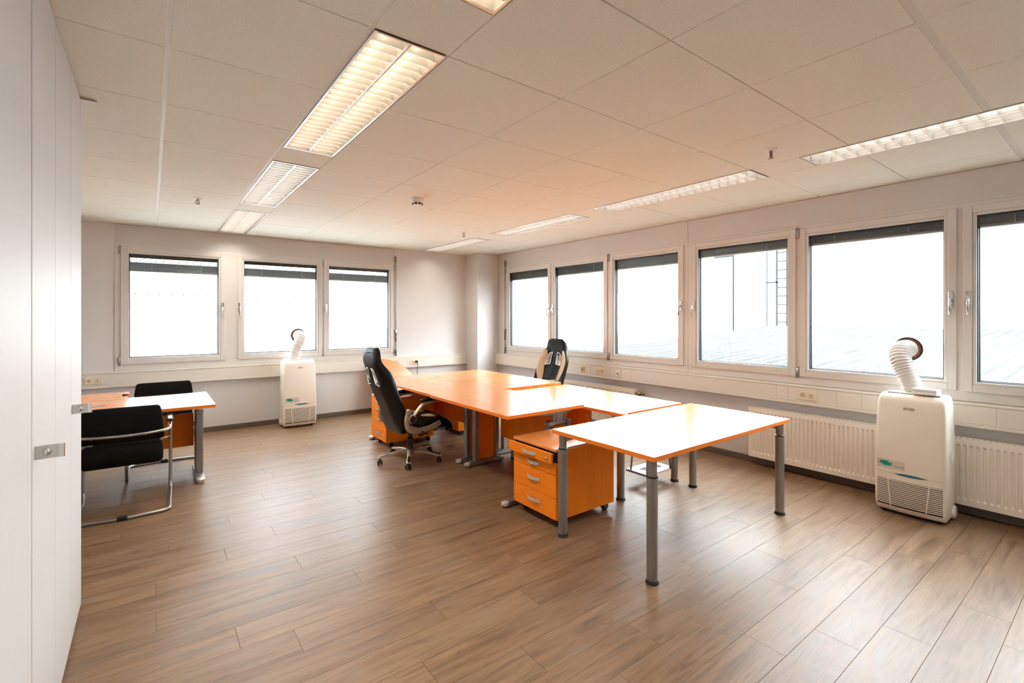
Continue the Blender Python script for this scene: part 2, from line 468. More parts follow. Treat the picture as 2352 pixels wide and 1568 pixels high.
struct(MB().box(XL, XR, YF - WT, YF, 0, ZC + .18).done('wall_rear', 'wall'))
struct(MB().box(4.372, XR, 6.735, YB, 0, ZC, 0.004).done('wall_column', 'wall'))

# fascia boards above the windows and narrow boards below (real joints)
wr = bpy.data.objects['wall_right']
def board(name, parent, x0, x1, y0, y1, z0, z1, mat='panel', bev=0.0015):
    return MB().box(x0, x1, y0, y1, z0, z1, bev).done(name, mat, parent)
for y0, y1 in ((RY0 + .0015, RYM - .0012), (RYM + .0012, RY1)):
    board('fascia_board', wr, XR - .012, XR, y0, y1, ZW1, ZC - .004)
wb = bpy.data.objects['wall_back']
board('fascia_board', wb, BX0, BX1, YB - .010, YB, ZW1, ZC - .004)

# ---- baseboards
def baseboard(name, x0, x1, y0, y1):
    o = MB().box(x0, x1, y0, y1, 0, .062, .003).done(name, 'base'); return struct(o)
baseboard('baseboard_back', XL, 4.372, YB - .014, YB)
baseboard('baseboard_right', XR - .014, XR, YF, 6.735)
b = MB(); b.box(4.358, 4.372, 6.735 - .014, YB - .014, 0, .062, .003); b.box(4.372, XR - .014, 6.721, 6.735, 0, .062, .003)
struct(b.done('baseboard_column', 'base'))
baseboard('baseboard_left', XL, XL + .014, 3.3, YB - .014)

# ---- ceiling
ce = struct(MB().box(XL - .2, XR + .2, YF - .2, YB + .2, ZC + .10, ZC + .2).done('ceiling', 'void'))
xl = [XL, -0.575, 0.056, 0.660, 0.985, 1.6218, 2.2468, 2.8718, 3.4968, 3.800, 4.43, XR]
yl = [YF, -0.7604, -0.1354, 0.4896, 1.1146, 1.7396, 2.3646, 2.9896, 3.6146, 4.2396, 4.8646, 5.4896, 6.1146, 6.7396, YB]
wx = {0.056: .016, 0.660: .012}
wy = {0.4896: .030}
G = 0.004
tile_meshes = {}
def tile(x0, x1, y0, y1):
    w, d = round(x1 - x0, 4), round(y1 - y0, 4)
    if (w, d) not in tile_meshes:
        o = MB().box(0, w, 0, d, 0, .016, .0016).done('ceiling_tile', 'ceil', ce); o.location = (x0, y0, ZC); tile_meshes[(w, d)] = o
    else: inst(tile_meshes[(w, d)], 'ceiling_tile', ce, (x0, y0, ZC))
LIGHTS_Y = [(-0.165, 1.398), (1.742, 3.280), (3.618, 5.112), (5.482, 6.985)]
def xe(v, s):  # tile edge beside a line
    return v + s * wx.get(v, G) / 2
def ye(v, s): return v + s * wy.get(v, G) / 2
for i in range(len(xl) - 1):
    x0 = xl[i] if i == 0 else xe(xl[i], 1); x1 = xl[i + 1] if i == len(xl) - 2 else xe(xl[i + 1], -1)
    if i in (3, 8):      # light strips: infill tiles between the luminaires
        segs = [(YF, -0.17 - .004)] + [(LIGHTS_Y[k][1] + .008, LIGHTS_Y[k + 1][0] - .008) for k in range(3)] + [(6.993, YB)]
        for a, c in segs: tile(x0, x1, a, c)
        continue
    for j in range(len(yl) - 1):
        y0 = yl[j] if j == 0 else ye(yl[j], 1); y1 = yl[j + 1] if j == len(yl) - 2 else ye(yl[j + 1], -1)
        # keep clear of the corner column
        if x0 > 4.3 and y0 > 6.7: continue
        tile(x0, x1, y0, y1)
for v in xl[1:-1]:
    w = max(.024, wx.get(v, 0) + .006); z = ZC + (.0012 if v in wx else .0045)
    MB().box(v - w / 2, v + w / 2, YF, YB, z, z + .004).done('ceiling_runner', 'grid', ce)
for v in yl[1:-1]:
    w = max(.024, wy.get(v, 0) + .006); z = ZC + (.0012 if v in wy else .0050)
    # cross runners stop at the light strips
    for a, c in ((XL, .660), (.985, 3.4968), (3.80, XR)):
        MB().box(a, c, v - w / 2, v + w / 2, z + .0005, z + .0042).done('ceiling_runner', 'grid', ce)

# ---- cable trunking under the windows
def trunking(name, axis, u0, u1, wallp, depth, joints, sgn=-1):
    """body box with separate cover panels"""
    f = wallp - depth
    def bx(b, a0, a1, d0, d1, z0, z1, bev=0.0):
        if axis == 'Y': b.box(a0, a1, d0, d1, z0, z1, bev)
        else: b.box(d0, d1, a0, a1, z0, z1, bev)
    b = MB(); bx(b, u0, u1, f + .004, wallp, .652, .806, .002)
    root = struct(b.done(name, 'trunk'))
    b = MB(); bx(b, u0, u1, f - .004, wallp, .804, .822, .003); b.done('top_ledge', 'trunk', root)
    b = MB(); bx(b, u0, u1, f - .003, f + .012, .646, .668, .003); b.done('bottom_lip', 'trunk', root)
    js = [u0] + joints + [u1]
    for a, c in zip(js, js[1:]):
        b = MB(); bx(b, a + .0012, c - .0012, f, f + .006, .672, .800, .0012); b.done('cover_panel', 'trunk', root)
    return root
trunking('trim_1', 'Y', XL, 4.372, YB, .062, [-.66, -.365, 1.30, 2.96, 3.10, 3.25, 3.55])
trunking('trim_2', 'X', YF, 6.735, XR, .062, [-.6, .44, .62, 1.42, 1.60, 2.0, 2.10, 3.82, 4.14, 4.50, 4.78])

# ---- windows
def W(axis):     # map (along, depth-into-room, z) boxes to world for a wall
    if axis == 'Y': return lambda a0, a1, d0, d1: (a0, a1, YB - d1, YB - d0)
    return lambda a0, a1, d0, d1: (XR - d1, XR - d0, a0, a1)
SZ0, SZ1 = 0.897, 2.258
def win_box(b, axis, a0, a1, d0, d1, z0, z1, bev=0.0, seg=1):
    x0, x1, y0, y1 = W(axis)(a0, a1, d0, d1); b.box(x0, x1, y0, y1, z0, z1, bev, seg)
def win_frame(b, axis, a0, a1, z0, z1, w, d0, d1, bev=0.0):
    if axis == 'Y': b.frame(a0, a1, z0, z1, w, YB - d1, YB - d0, 'Y', bev)
    else: b.frame(a0, a1, z0, z1, w, XR - d1, XR - d0, 'X', bev)
def wpt(axis, a, d, z): return (a, YB - d, z) if axis == 'Y' else (XR - d, a, z)

def surround(name, axis, a0, a1, posts):
    """fixed outer frame of a band: top, bottom, ends and mullions"""
    b = MB()
    win_box(b, axis, a0, a1, -.10, .012, SZ1 - .02, ZW1, .002)
    win_box(b, axis, a0, a1, -.10, .012, ZW0, SZ0 + .02, .002)
    for p0, p1 in posts: win_box(b, axis, p0, p1, -.10, .012, SZ0 + .02, SZ1 - .02, .001)
    return struct(b.done(name, 'pvc'))
back_s = [(-0.274, 0.766), (0.905, 1.966), (1.986, 3.042)]
right_s = [(5.352, 6.459), (4.241, 5.333), (3.118, 4.196), (1.945, 3.015), (0.834, 1.915), (-0.27, 0.801)]
surround('trim_3', 'Y', BX0, BX1, [(BX0, -.254), (.746, .925), (1.946, 2.006), (3.022, BX1)])
surround('trim_4', 'X', RYM + .001, RY1, [(RYM + .001, 3.138), (4.176, 4.261), (5.313, 5.372), (6.439, RY1)])
surround('trim_5', 'X', RY0, RYM - .001, [(RY0, -.25), (.781, .854), (1.895, 1.965), (2.995, RYM - .001)])

def window(n, axis, a0, a1, handle_at, hinge_at, ring=None):
    b = MB(); win_frame(b, axis, a0, a1, SZ0, SZ1, .052, -.045, .026, .004)
    w = struct(b.done('window_%d' % n, 'pvc'))
    b = MB(); win_frame(b, axis, a0 + .052, a1 - .052, SZ0 + .052, SZ1 - .052, .022, -.045, .020, .003); b.done('glazing_bead', 'pvc', w)
    g0, g1, z0, z1 = a0 + .074, a1 - .074, SZ0 + .074, SZ1 - .074
    b = MB(); win_frame(b, axis, g0, g1, z0, z1, .006, -.022, .008); b.done('rubber_seal', 'gasket', w)
    b = MB(); win_frame(b, axis, g0, g1, z0, z1, .012, -.042, -.0225); b.done('spacer_bar', 'spacer', w)
    # pane (with a round cut-out when a hose passes through)
    b = MB()
    d = -.010
    if ring is None:
        win_box(b, axis, g0 + .001, g1 - .001, d - .003, d + .003, z0 + .001, z1 - .001)
    else:
        ra, rz, rr = ring; n_ = 32; bm = b.bm
        outer = []
        A0, A1, Z0, Z1 = g0 + .001, g1 - .001, z0 + .001, z1 - .001
        angs = [2 * PI * k / n_ for k in range(n_)]
        cor = [math.atan2(zz - rz, aa - ra) % (2 * PI) for aa in (A0, A1) for zz in (Z0, Z1)]
        angs = sorted(angs + cor)
        def ray(a):
            c, s = math.cos(a), math.sin(a); t = 1e9
            if c > 1e-9: t = min(t, (A1 - ra) / c)
            if c < -1e-9: t = min(t, (A0 - ra) / c)
            if s > 1e-9: t = min(t, (Z1 - rz) / s)
            if s < -1e-9: t = min(t, (Z0 - rz) / s)
            return ra + c * t, rz + s * t
        for dd in (d,):
            I = [bm.verts.new(wpt(axis, ra + rr * math.cos(a), dd, rz + rr * math.sin(a))) for a in angs]
            O = [bm.verts.new(wpt(axis, *[(q[0], dd, q[1]) for q in [ray(a)]][0])) for a in angs]
            m_ = len(angs)
            for k in range(m_): bm.faces.new((I[k], I[(k + 1) % m_], O[(k + 1) % m_], O[k]))
    b.done('pane', 'glass', w)
    if ring is not None:
        ra, rz, rr = ring
        b = MB(); b.tube([wpt(axis, ra + (rr + .002) * math.cos(2 * PI * k / 36), .000, rz + (rr + .002) * math.sin(2 * PI * k / 36)) for k in range(36)], .0075, 8, closed=True)
        ro = b.done('hose_port_ring', 'gasket', w, True)
        b = MB(); b.tube([wpt(axis, ra + (rr - .012) * math.cos(2 * PI * k / 36), -.012, rz + (rr - .012) * math.sin(2 * PI * k / 36)) for k in range(36)], .011, 8, closed=True)
        b.done('orange_seal_ring', 'orange_ring', ro, True)
    # handle
    if handle_at is not None:
        hp = handle_at
        b = MB(); win_box(b, axis, hp - .015, hp + .015, .026, .034, 1.512, 1.636, .003); h = b.done('handle_plate', 'chrome', w)
        b = MB(); b.tube(fillet([wpt(axis, hp, .034, 1.572), wpt(axis, hp, .066, 1.572), wpt(axis, hp, .070, 1.462)], .012), .0085, 8)
        b.done('handle_lever', 'chrome', h, True)
    if hinge_at is not None:
        for z0_, z1_ in ((SZ0 - .012, SZ0 + .085), (SZ1 - .085, SZ1 + .012)):
            b = MB(); b.cyl(wpt(axis, hinge_at, .026, z0_), wpt(axis, hinge_at, .026, z1_), .0085, n=10)
            b.done('hinge', 'tube_metal', w, True)
    return w
window(1, 'Y', *back_s[0], .735, -.283)
window(2, 'Y', *back_s[1], .925, 1.976, ring=(1.642, 1.192, .086))
window(3, 'Y', *back_s[2], 2.012, 3.052)
window(4, 'X', *right_s[0], 5.385, 6.470)
window(5, 'X', *right_s[1], 5.303, 4.232)
window(6, 'X', *right_s[2], 3.150, 4.206)
window(7, 'X', *right_s[3], 2.985, 1.936)
window(8, 'X', *right_s[4], 0.866, 1.924, ring=(1.127, 1.192, .086))
window(9, 'X', *right_s[5], 0.768, -.280)
# the small screw caps along the top rail
for axis, us, d in (('Y', [-.15, .55, 1.2, 1.75, 2.3, 2.85], .0105), ('X', [6.2, 5.6, 5.0, 4.4, 3.8, 3.3, 2.75, 2.3, 1.7, 1.3, .6], .0125)):
    for u in us:
        b = MB(); p = wpt(axis, u, d, 2.297); q = wpt(axis, u, d + .003, 2.297)
        b.cyl(p, q, .006, n=8); b.done('screw_cap', 'trunk', wb if axis == 'Y' else wr)

# ---- exterior venetian blinds, drawn up
def blind(n, axis, a0, a1, label, zb, slack):
    root = empty('venetian_blind', wpt(axis, (a0 + a1) / 2, -.07, zb), label=label, cat='blind', group='raised outside blinds')
    R = Vector(root.location)
    def loc(bmb, a0_, a1_, d0, d1, z0, z1, bev=0):
        x0, x1, y0, y1 = W(axis)(a0_, a1_, d0, d1)
        bmb.box(x0 - R.x, x1 - R.x, y0 - R.y, y1 - R.y, z0 - R.z, z1 - R.z, bev)
    top = SZ1 - .06
    b = MB(); loc(b, a0, a1, -.095, -.047, top - (.052 if slack else .026), top + .06); b.done('head_rail', 'blind', root)
    zz = top - .018
    if slack:
        for k in range(2):
            b = MB(); loc(b, a0, a1, -.090, -.050, zz - .056 - k * .022, zz - .050 - k * .022)
            s = b.done('slat', 'blind', root)
        zz -= .084
    n_s = max(4, int((zz - zb - .016) / .0070))
    for k in range(n_s):
        z = zz - (zz - zb - .022) * k / (n_s - 1)
        b = MB(); loc(b, a0, a1, -.090, -.052 + (.003 if k % 2 else 0), z - .0045, z); b.done('slat', 'blind', root)
    b = MB(); loc(b, a0, a1, -.090, -.048, zb, zb + .02, .004); b.done('bottom_rail', 'blind_l', root)
    for u in (.25, .78):
        a = a0 + (a1 - a0) * u
        b = MB(); b.tube([Vector(wpt(axis, a, -.0465, top)) - R, Vector(wpt(axis, a + .006, -.0455, (top + zb) / 2)) - R, Vector(wpt(axis, a, -.0465, zb)) - R], .0025, 5)
        b.done('ladder_cord', 'blind_l', root)
bl = ['raised grey blind in the leftmost window over the black chairs', 'raised grey blind in the window above the small air conditioner on the back wall',
      'raised grey blind in the back wall window nearest the corner', 'raised grey blind in the narrow-looking window next to the corner column',
      'raised grey blind in the window behind the cream and black gaming chair', 'raised grey blind in the third window from the corner column',
      'raised grey blind in the window that shows the outdoor ladder', 'raised grey blind in the window over the large air conditioner',
      'raised grey blind in the window cut by the right edge of the picture']
for i, (a0, a1) in enumerate(back_s): blind(i, 'Y', a0 + .05, a1 - .05, bl[i], 1.985, True)
for i, (a0, a1) in enumerate(right_s): blind(i, 'X', a0 + .05, a1 - .05, bl[3 + i], 2.062 if i < 3 else 2.098, False)

# ---- vent opener rods at the corner windows
def rod(axis, a, label):
    root = empty('window_opener_rod', wpt(axis, a, .03, .84), label=label, cat='rod')
    R = Vector(root.location)
    b = MB(); b.cyl(Vector(wpt(axis, a, .03, .86)) - R, Vector(wpt(axis, a, .03, 2.36)) - R, .006, n=8); b.done('rod', 'tube_metal', root, True)
    b = MB(); b.box(-.012, .012, -.012, .030, 1.46, 1.56, .004) if axis == 'Y' else b.box(-.012, .030, -.012, .012, 1.46, 1.56, .004); b.done('top_bracket', 'brass', root)
    b = MB(); b.cyl((0, 0, 0), (0, 0, .10), .011, n=8); b.cyl((0, 0, .22), (0, 0, .36), .011, n=8); b.done('grip', 'steel_d', root, True)
    b = MB(); b.box(-.016, .016, -.016, .030, .36, .41, .004) if axis == 'Y' else b.box(-.016, .030, -.016, .016, .36, .41, .004); b.done('rod_guide', 'tube_metal', root)
rod('Y', 3.078, 'thin metal opener rod at the right end of the back wall windows')
rod('X', 6.500, 'thin metal opener rod beside the corner column on the window wall')

# ================================================================== OUTSIDE
def facade():
    # sheet cladding with a trapezoid profile
    b = MB(); bm = b.bm; y = 12.6; pitch = .207; x = -9.0; prof = []
    while x < 14.5:
        prof += [(x, y), (x + .10, y), (x + .125, y + .035), (x + .182, y + .035)]; x += pitch
    A = [bm.verts.new((p[0], p[1], -3.4)) for p in prof]; B = [bm.verts.new((p[0], p[1], 9.0)) for p in prof]
    for i in range(len(prof) - 1): bm.faces.new((A[i], A[i + 1], B[i + 1], B[i]))
    root = empty('cladded_building', (2.5, 12.6, -3.4), label='white ribbed metal building outside the back wall windows', cat='building')
    o = b.done('ribbed_cladding', 'facade', root); o.location = -Vector(root.location)
    o = MB().box(-9, 14.5, 12.7, 20, -3.4, 9.2).done('building_body', 'facade', root); o.location = -Vector(root.location)
    src = None; x = -9.0 + .05
    while x < 13:
        if -2.2 < x < 12.5:
            p = (x - root.location.x, y - .004 - root.location.y, 1.93 - root.location.z)
            if src is None:
                src = MB().lathe([(.006, -.006), (.016, -.004), (.016, 0)], n=8, axis='Y').done('screw', 'ladder', root); src.location = p
            else: inst(src, 'screw', root, p)
        x += pitch
facade()
def roof():
    root = empty('warehouse_roof', (10, 0, -3.4), label='corrugated sheet roof outside the long window wall', cat='roof')
    RL = root.location
    x0, x1, z0, slope = 5.3, 15.0, 0.66, 0.0515
    zf = lambda x: z0 + (x - x0) * slope
    b = MB(); bm = b.bm; prof = []; y = -9.0; pitch = .20
    while y < 6.72:
        prof += [(y, 0), (y + .09, 0), (y + .115, .04), (y + .175, .04)]; y += pitch
    prof.append((6.75, 0))
    A = [bm.verts.new((x0 - RL.x, p[0], zf(x0) + p[1] - RL.z)) for p in prof]
    B = [bm.verts.new((x1 - RL.x, p[0], zf(x1) + p[1] - RL.z)) for p in prof]
    for i in range(len(prof) - 1): bm.faces.new((A[i], A[i + 1], B[i + 1], B[i]))
    b.done('roof_sheet', 'rooft', root)
    b = MB(); b.box(x0 - RL.x, x1 - RL.x - .02, -9, 6.75, 0, z0 - .35 - RL.z); b.done('hall_wall', 'facade', root)
    b = MB(); b.box(x1 - .01 - RL.x, x1 + .02 - RL.x, -9, 6.75, zf(x1) - .02 - RL.z, zf(x1) + .012 - RL.z)
    b.done('ridge_flashing', 'facade', root)
    src = None; y = -9.0
    while y < 6.6:
        p = (x1 - .02 - RL.x, y + .09, zf(x1) + .012 - RL.z)
        if src is None:
            src = MB().prism([(0, 0), (.10, .028), (.11, 0)], 0, .03, 'X').done('profile_gap', 'roofr', root); src.location = p
        elif y > -1.5: inst(src, 'profile_gap', root, p)
        y += pitch
roof()
fb = empty('far_building', (22, -6, -3.4), label='plain white building beyond the corrugated roof', cat='building')
o = MB().box(-5, 5, -22, 13.8, 0, 13).done('building_body', 'facade', fb)
pole = empty('mast', (14.2, 7.55, -3.4), label='thin grey mast standing beyond the corrugated roof', cat='mast')
MB().cyl((0, 0, 0), (0, 0, 6.75), .035, n=8).done('pole', 'pole', pole)
MB().box(-.02, .02, 0, .62, 6.70, 6.75).done('arm', 'pole', pole)
lad = empty('wall_ladder', (16.75, 7.25, -3.4), label='caged wall ladder on the far white building', cat='ladder')
for s in (-.16, .16): MB().box(-.02, .02, s - .026, s + .026, 3.4, 9.4).done('rail', 'ladder', lad)
rg = MB().cyl((0, -.16, 0), (0, .16, 0), .020, n=6).done('rung', 'ladder', lad); rg.location = (0, 0, 4.4)
for k in range(1, 17): inst(rg, 'rung', lad, (0, 0, 4.4 + .29 * k))
for z in (6.0, 7.9):
    MB().box(-.02, .02, .1, .50, z, z + .05).done('cage_bar', 'ladder', lad)
MB().box(-.02, .02, .47, .50, 4.2, 9.3).done('cage_strip', 'ladder', lad)
struct(MB().box(-40, 60, -40, 60, -3.6, -3.4).done('ground', 'ground'))
# ================================================================== CEILING FITTINGS
def wd(b, name, mat, root, smooth=False, mods=()):
    """part given in world coordinates under an unrotated root"""
    return b.done(name, mat, root, smooth, loc=-Vector(root.location), mods=mods)

def luminaire(x0, x1, y0, y1, label, cells, tube):
    L, Wd = y1 - y0, x1 - x0
    root = empty('ceiling_light', ((x0 + x1) / 2, (y0 + y1) / 2, ZC), label=label, cat='ceiling light', group='recessed louvre ceiling lights')
    hw, hl = Wd / 2, L / 2
    b = MB(); b.frame(-hw, hw, -hl, hl, .010, -.004, .03, 'Z', .001); b.done('frame', 'alu', root)
    # double parabolic reflector
    iw = hw - .010; b = MB(); bm = b.bm; prof = []
    for side in (-1, 1):
        c = side * iw / 2; r = iw / 2
        seg = [(c + r * math.cos(a), .006 + .082 * math.sin(a) ** .6) for a in [PI * k / 10 for k in range(11)]]
        prof += sorted(seg, key=lambda q: q[0])
    A = [bm.verts.new((p[0], -hl + .01, p[1])) for p in prof]; B = [bm.verts.new((p[0], hl - .01, p[1])) for p in prof]
    for i in range(len(prof) - 1): bm.faces.new((A[i], A[i + 1], B[i + 1], B[i]))
    b.done('reflector', 'reflector', root, True)
    for s in (-1, 1): MB().box(-iw, iw, s * (hl - .010) - .001, s * (hl - .010) + .001, 0, .085).done('end_plate', 'reflector', root)
    MB().box(-.005, .005, -hl + .012, hl - .012, -.001, .045, .001).done('centre_spine', 'louvre', root)
    src = None
    for k in range(1, cells):
        y = -hl + .012 + (L - .024) * k / cells
        if src is None:
            b = MB()
            for sx in (-1, 1):
                c = sx * iw / 2; r = iw / 2 - .006
                r = iw / 2 - .001; poly = [(c - r, .001), (c + r, .001), (c + r * .97, .030), (c + r * .80, .050), (c + r * .4, .046), (c - r * .4, .046), (c - r * .80, .050), (c - r * .97, .030)]
                b.prism(poly, -.0011, .0011, 'Y')
            src = b.done('louvre_blade', 'louvre', root); src.location = (0, y, 0)
        else: inst(src, 'louvre_blade', root, (0, y, 0))
    for s in (-1, 1):
        MB().cyl((s * iw / 2, -hl + .03, .060), (s * iw / 2, hl - .03, .060), .012, n=10).done('fluorescent_tube', tube, root, True)
    ld_ = bpy.data.lights.new('luminaire_beam', 'AREA'); ld_.shape = 'RECTANGLE'; ld_.size = Wd - .05; ld_.size_y = L - .08
    ld_.energy = LAMP_W * (1.7 if x0 < 2 else 0.8); ld_.color = (1.0, .89, .74) if tube == 'tube_w' else (1.0, .92, .80); ld_.spread = math.radians(125)
    lo = bpy.data.objects.new('luminaire_beam', ld_); link(lo, root); lo.location = (0, 0, .002)
nameL = ['ceiling light cut by the top edge of the picture', 'long lit ceiling light of the left row nearest the camera, glowing warm',
         'middle ceiling light of the left row', 'ceiling light of the left row above the back wall windows']
nameR = ['ceiling light of the right row cut by the right edge of the picture', 'ceiling light of the right row above the ladder window, second from the right edge',
         'ceiling light of the right row beside the far windows', 'ceiling light of the right row touching the back wall near the corner column']
for k, (a, c) in enumerate(LIGHTS_Y):
    luminaire(.668 + .004, .978, a, c, nameL[k], 24, 'tube_w' if k < 2 else 'tube_c')
    luminaire(3.500, 3.797, a, c, nameR[k], 20, 'tube_c')

sd = empty('smoke_detector', (1.932, 3.972, ZC), label='round white smoke detector on the ceiling', cat='smoke detector')
MB().lathe([(.056, 0), (.056, -.030), (.050, -.036), (.0, -.036)], n=24).done('base', 'whitep', sd, 'auto')
MB().lathe([(.050, -.036), (.046, -.052), (.034, -.066), (.012, -.070)], n=24).done('sensor_head', 'whitep', sd, 'auto')
for k in range(8):
    a = 2 * PI * k / 8
    MB().box(.036, .047, -.011, .011, -.060, -.046, mat=Matrix.Rotation(a, 4, 'Z')).done('vent_slot', 'acdark', sd)
def sprinkler(x, y, label):
    r = empty('sprinkler_head', (x, y, ZC), label=label, cat='sprinkler', group='ceiling sprinkler heads')
    MB().lathe([(.034, 0), (.032, -.006), (.012, -.012)], n=20).done('rosette', 'whitep', r, 'auto')
    MB().lathe([(.010, -.008), (.012, -.022)], n=12).done('thread', 'brass', r, True)
    b = MB()
    for s in (-1, 1): b.tube([(s * .010, 0, -.020), (s * .016, 0, -.034), (s * .012, 0, -.052), (0, 0, -.058)], .0028, 6)
    b.done('yoke', 'steel_d', r, True)
    MB().cyl((0, 0, -.022), (0, 0, -.054), .0028, n=8).done('glass_bulb', 'red', r, True)
    MB().lathe([(.004, -.056), (.018, -.060), (.018, -.062), (.003, -.064)], n=14).done('deflector', 'brass', r, 'auto')
sprinkler(3.179, 1.442, 'sprinkler head between the two right-hand ceiling lights')
sprinkler(.342, 5.176, 'sprinkler head left of the left light row')
sprinkler(3.167, 5.198, 'sprinkler head near the far end of the right light row')

# ================================================================== SOCKETS
def socket(axis, u, label, kind='double', mat='socket', z=.735):
    """plate on the trunking face; depth .062 from the wall"""
    f = .062
    wdt = {'double': .152, 'data': .076}[kind]
    root = empty('power_socket' if kind == 'double' else 'data_outlet', wpt(axis, u, f, z), label=label, cat='socket' if kind == 'double' else 'outlet')
    R = Vector(root.location); P = lambda a, d, zz: Vector(wpt(axis, a, d, zz)) - R
    def bx(b, a0, a1, d0, d1, z0, z1, bev=0.0):
        p, q = P(a0, d0, z0), P(a1, d1, z1)
        b.box(min(p.x, q.x), max(p.x, q.x), min(p.y, q.y), max(p.y, q.y), z0 - R.z, z1 - R.z, bev)
    b = MB(); bx(b, u - wdt / 2, u + wdt / 2, f, f + .009, z - .040, z + .040, .003); b.done('cover_plate', mat, root)
    if kind == 'double':
        for s in (-.036, .036):
            b = MB()
            ring = [P(u + s + .022 * math.cos(2 * PI * k / 24), f + .010, z + .022 * math.sin(2 * PI * k / 24)) for k in range(24)]
            b.tube(ring, .0028, 6, closed=True); b.done('outlet_rim', 'whitep', root, True)
            b = MB(); b.cyl(P(u + s, f + .0092, z), P(u + s, f + .0098, z), .020, n=20); well = b.done('outlet_well', 'socket_y', root)
            b = MB()
            for t in (-.0095, .0095): b.cyl(P(u + s + t, f + .0098, z), P(u + s + t, f + .0106, z), .0032, n=8)
            for t in (-.020, .020): bx(b, u + s - .003, u + s + .003, f + .0098, f + .0125, z + t - .002, z + t + .002)
            b.done('contact_holes', 'ink', well)
    else:
        b = MB(); bx(b, u - .024, u + .024, f + .009, f + .016, z - .020, z + .022, .003); b.done('jack_housing', mat, root)
        b = MB(); bx(b, u - .013, u + .013, f + .016, f + .0168, z - .010, z + .004); b.done('jack_opening', 'ink', root)
    return root
socket('Y', -.508, 'double wall socket above the left desk by the cabinet')
socket('Y', 3.372, 'double wall socket on the back wall with a black plug in it')
socket('Y', 3.045, 'yellowed data outlet on the back wall behind the leaning board', 'data', 'socket_y')
socket('X', 4.640, 'yellowed data outlet right of the cream and black gaming chair', 'data', 'socket_y')
socket('X', 4.320, 'double wall socket between two data outlets on the window wall')
socket('X', 4.020, 'white data outlet right of a double socket on the window wall', 'data', 'whitep')
socket('X', 1.832, 'double wall socket above the long radiator by the large air conditioner')
pl = empty('power_plug', (3.408, YB - .073, .735), label='black power plug with a cable hanging from the back wall socket', cat='plug')
MB().lathe([(.020, .004), (.019, -.016), (.013, -.034), (.006, -.040)], n=16, axis='Y').done('plug_body', 'blackp', pl, 'auto')
MB().tube(fillet([(0, -.034, 0), (0, -.052, -.02), (-.006, -.050, -.12), (-.012, -.02, -.40), (.02, -.03, -.722), (.16, -.04, -.729), (.40, -.05, -.729)], .04), .0045, 8).done('cable', 'blackp', pl, True)

# ================================================================== RADIATORS
def radiator(y0, y1, label, valve):
    z0, z1 = .082, .562; xf = 4.700; xb = 4.770
    root = empty('panel_radiator', (xf + .03, (y0 + y1) / 2, z0), label=label, cat='radiator')
    b = MB(); bm = b.bm
    pitch = .0345; n = int((y1 - y0 - .04) / pitch); off = (y1 - y0 - n * pitch) / 2
    ys = [y0]
    for k in range(n): ys += [y0 + off + pitch * (k + t) for t in (.0, .20, .34, .66, .80)]
    ys += [y0 + off + pitch * n, y1]
    dep = {0: 0, 1: 0, 2: 1, 3: 1, 4: 0}
    zs = [z0, z0 + .040, z0 + .056, z1 - .056, z1 - .040, z1]
    rows = []
    for zi, z in enumerate(zs):
        row = []
        for i, y in enumerate(ys):
            d = 0 if i in (0, len(ys) - 1) else dep[(i - 1) % 5]
            if i >= len(ys) - 2: d = 0
            if zi in (0, 1, 4, 5): d = 0
            row.append(bm.verts.new((xf + .011 * d, y, z)))
        rows.append(row)
    for A, B in zip(rows, rows[1:]):
        for i in range(len(ys) - 1): bm.faces.new((A[i], A[i + 1], B[i + 1], B[i]))
    wd(b, 'front_panel', 'rad', root)
    b = MB(); b.box(xf + .013, xf + .02, y0 + .002, y1 - .002, z0 + .002, z1 - .002); wd(b, 'panel_back', 'rad', root)
    b = MB(); b.box(xf - .001, xb, y0 - .003, y0 + .001, z0, z1); b.box(xf - .001, xb, y1 - .001, y1 + .003, z0, z1); wd(b, 'side_cover', 'rad', root)
    b = MB(); b.box(xf - .001, xf + .012, y0, y1, z1 - .002, z1 + .002, .001); b.box(xb - .012, xb, y0, y1, z1 - .002, z1 + .002, .001)
    k = y0
    while k < y1: b.box(xf + .012, xb - .012, k, k + .012, z1 - .002, z1 + .001); k += .030
    wd(b, 'top_grille', 'rad', root)
    b = MB(); b.box(xb - .012, xb, y0 + .01, y1 - .01, z0, z1); wd(b, 'rear_panel', 'rad', root)
    b = MB()
    for yy in (y0 + .25, y1 - .25): b.box(xb - .004, XR - .012, yy - .02, yy + .02, z0 + .10, z1 - .10)
    wd(b, 'wall_bracket', 'rad', root)
    if valve:
        vy = y0 - .06
        b = MB(); b.cyl((4.735, y0, z1 - .045), (4.735, vy, z1 - .045), .012, n=10); b.cyl((4.735, vy + .02, z1 - .045), (XR - .012, vy + .02, z1 - .045), .009, n=8); wd(b, 'valve_pipe', 'brass', root, True)
        b = MB(); b.lathe([(.014, .01), (.024, 0), (.025, -.035), (.018, -.045)], c=(4.735, vy + .02, z1 - .045), n=14, axis='Y'); wd(b, 'thermostat_knob', 'brass', root, 'auto')
        b = MB(); b.lathe([(.013, 0), (.014, -.035), (.010, -.04)], c=(4.735, vy - .025, z1 - .045), n=12, axis='Y'); wd(b, 'valve_cap', 'steel_d', root, 'auto')
    return root
radiator(3.745, 5.665, 'white ribbed panel radiator behind the cream and black gaming chair', True)
radiator(.42, 2.343, 'white ribbed panel radiator behind the large air conditioner', False)

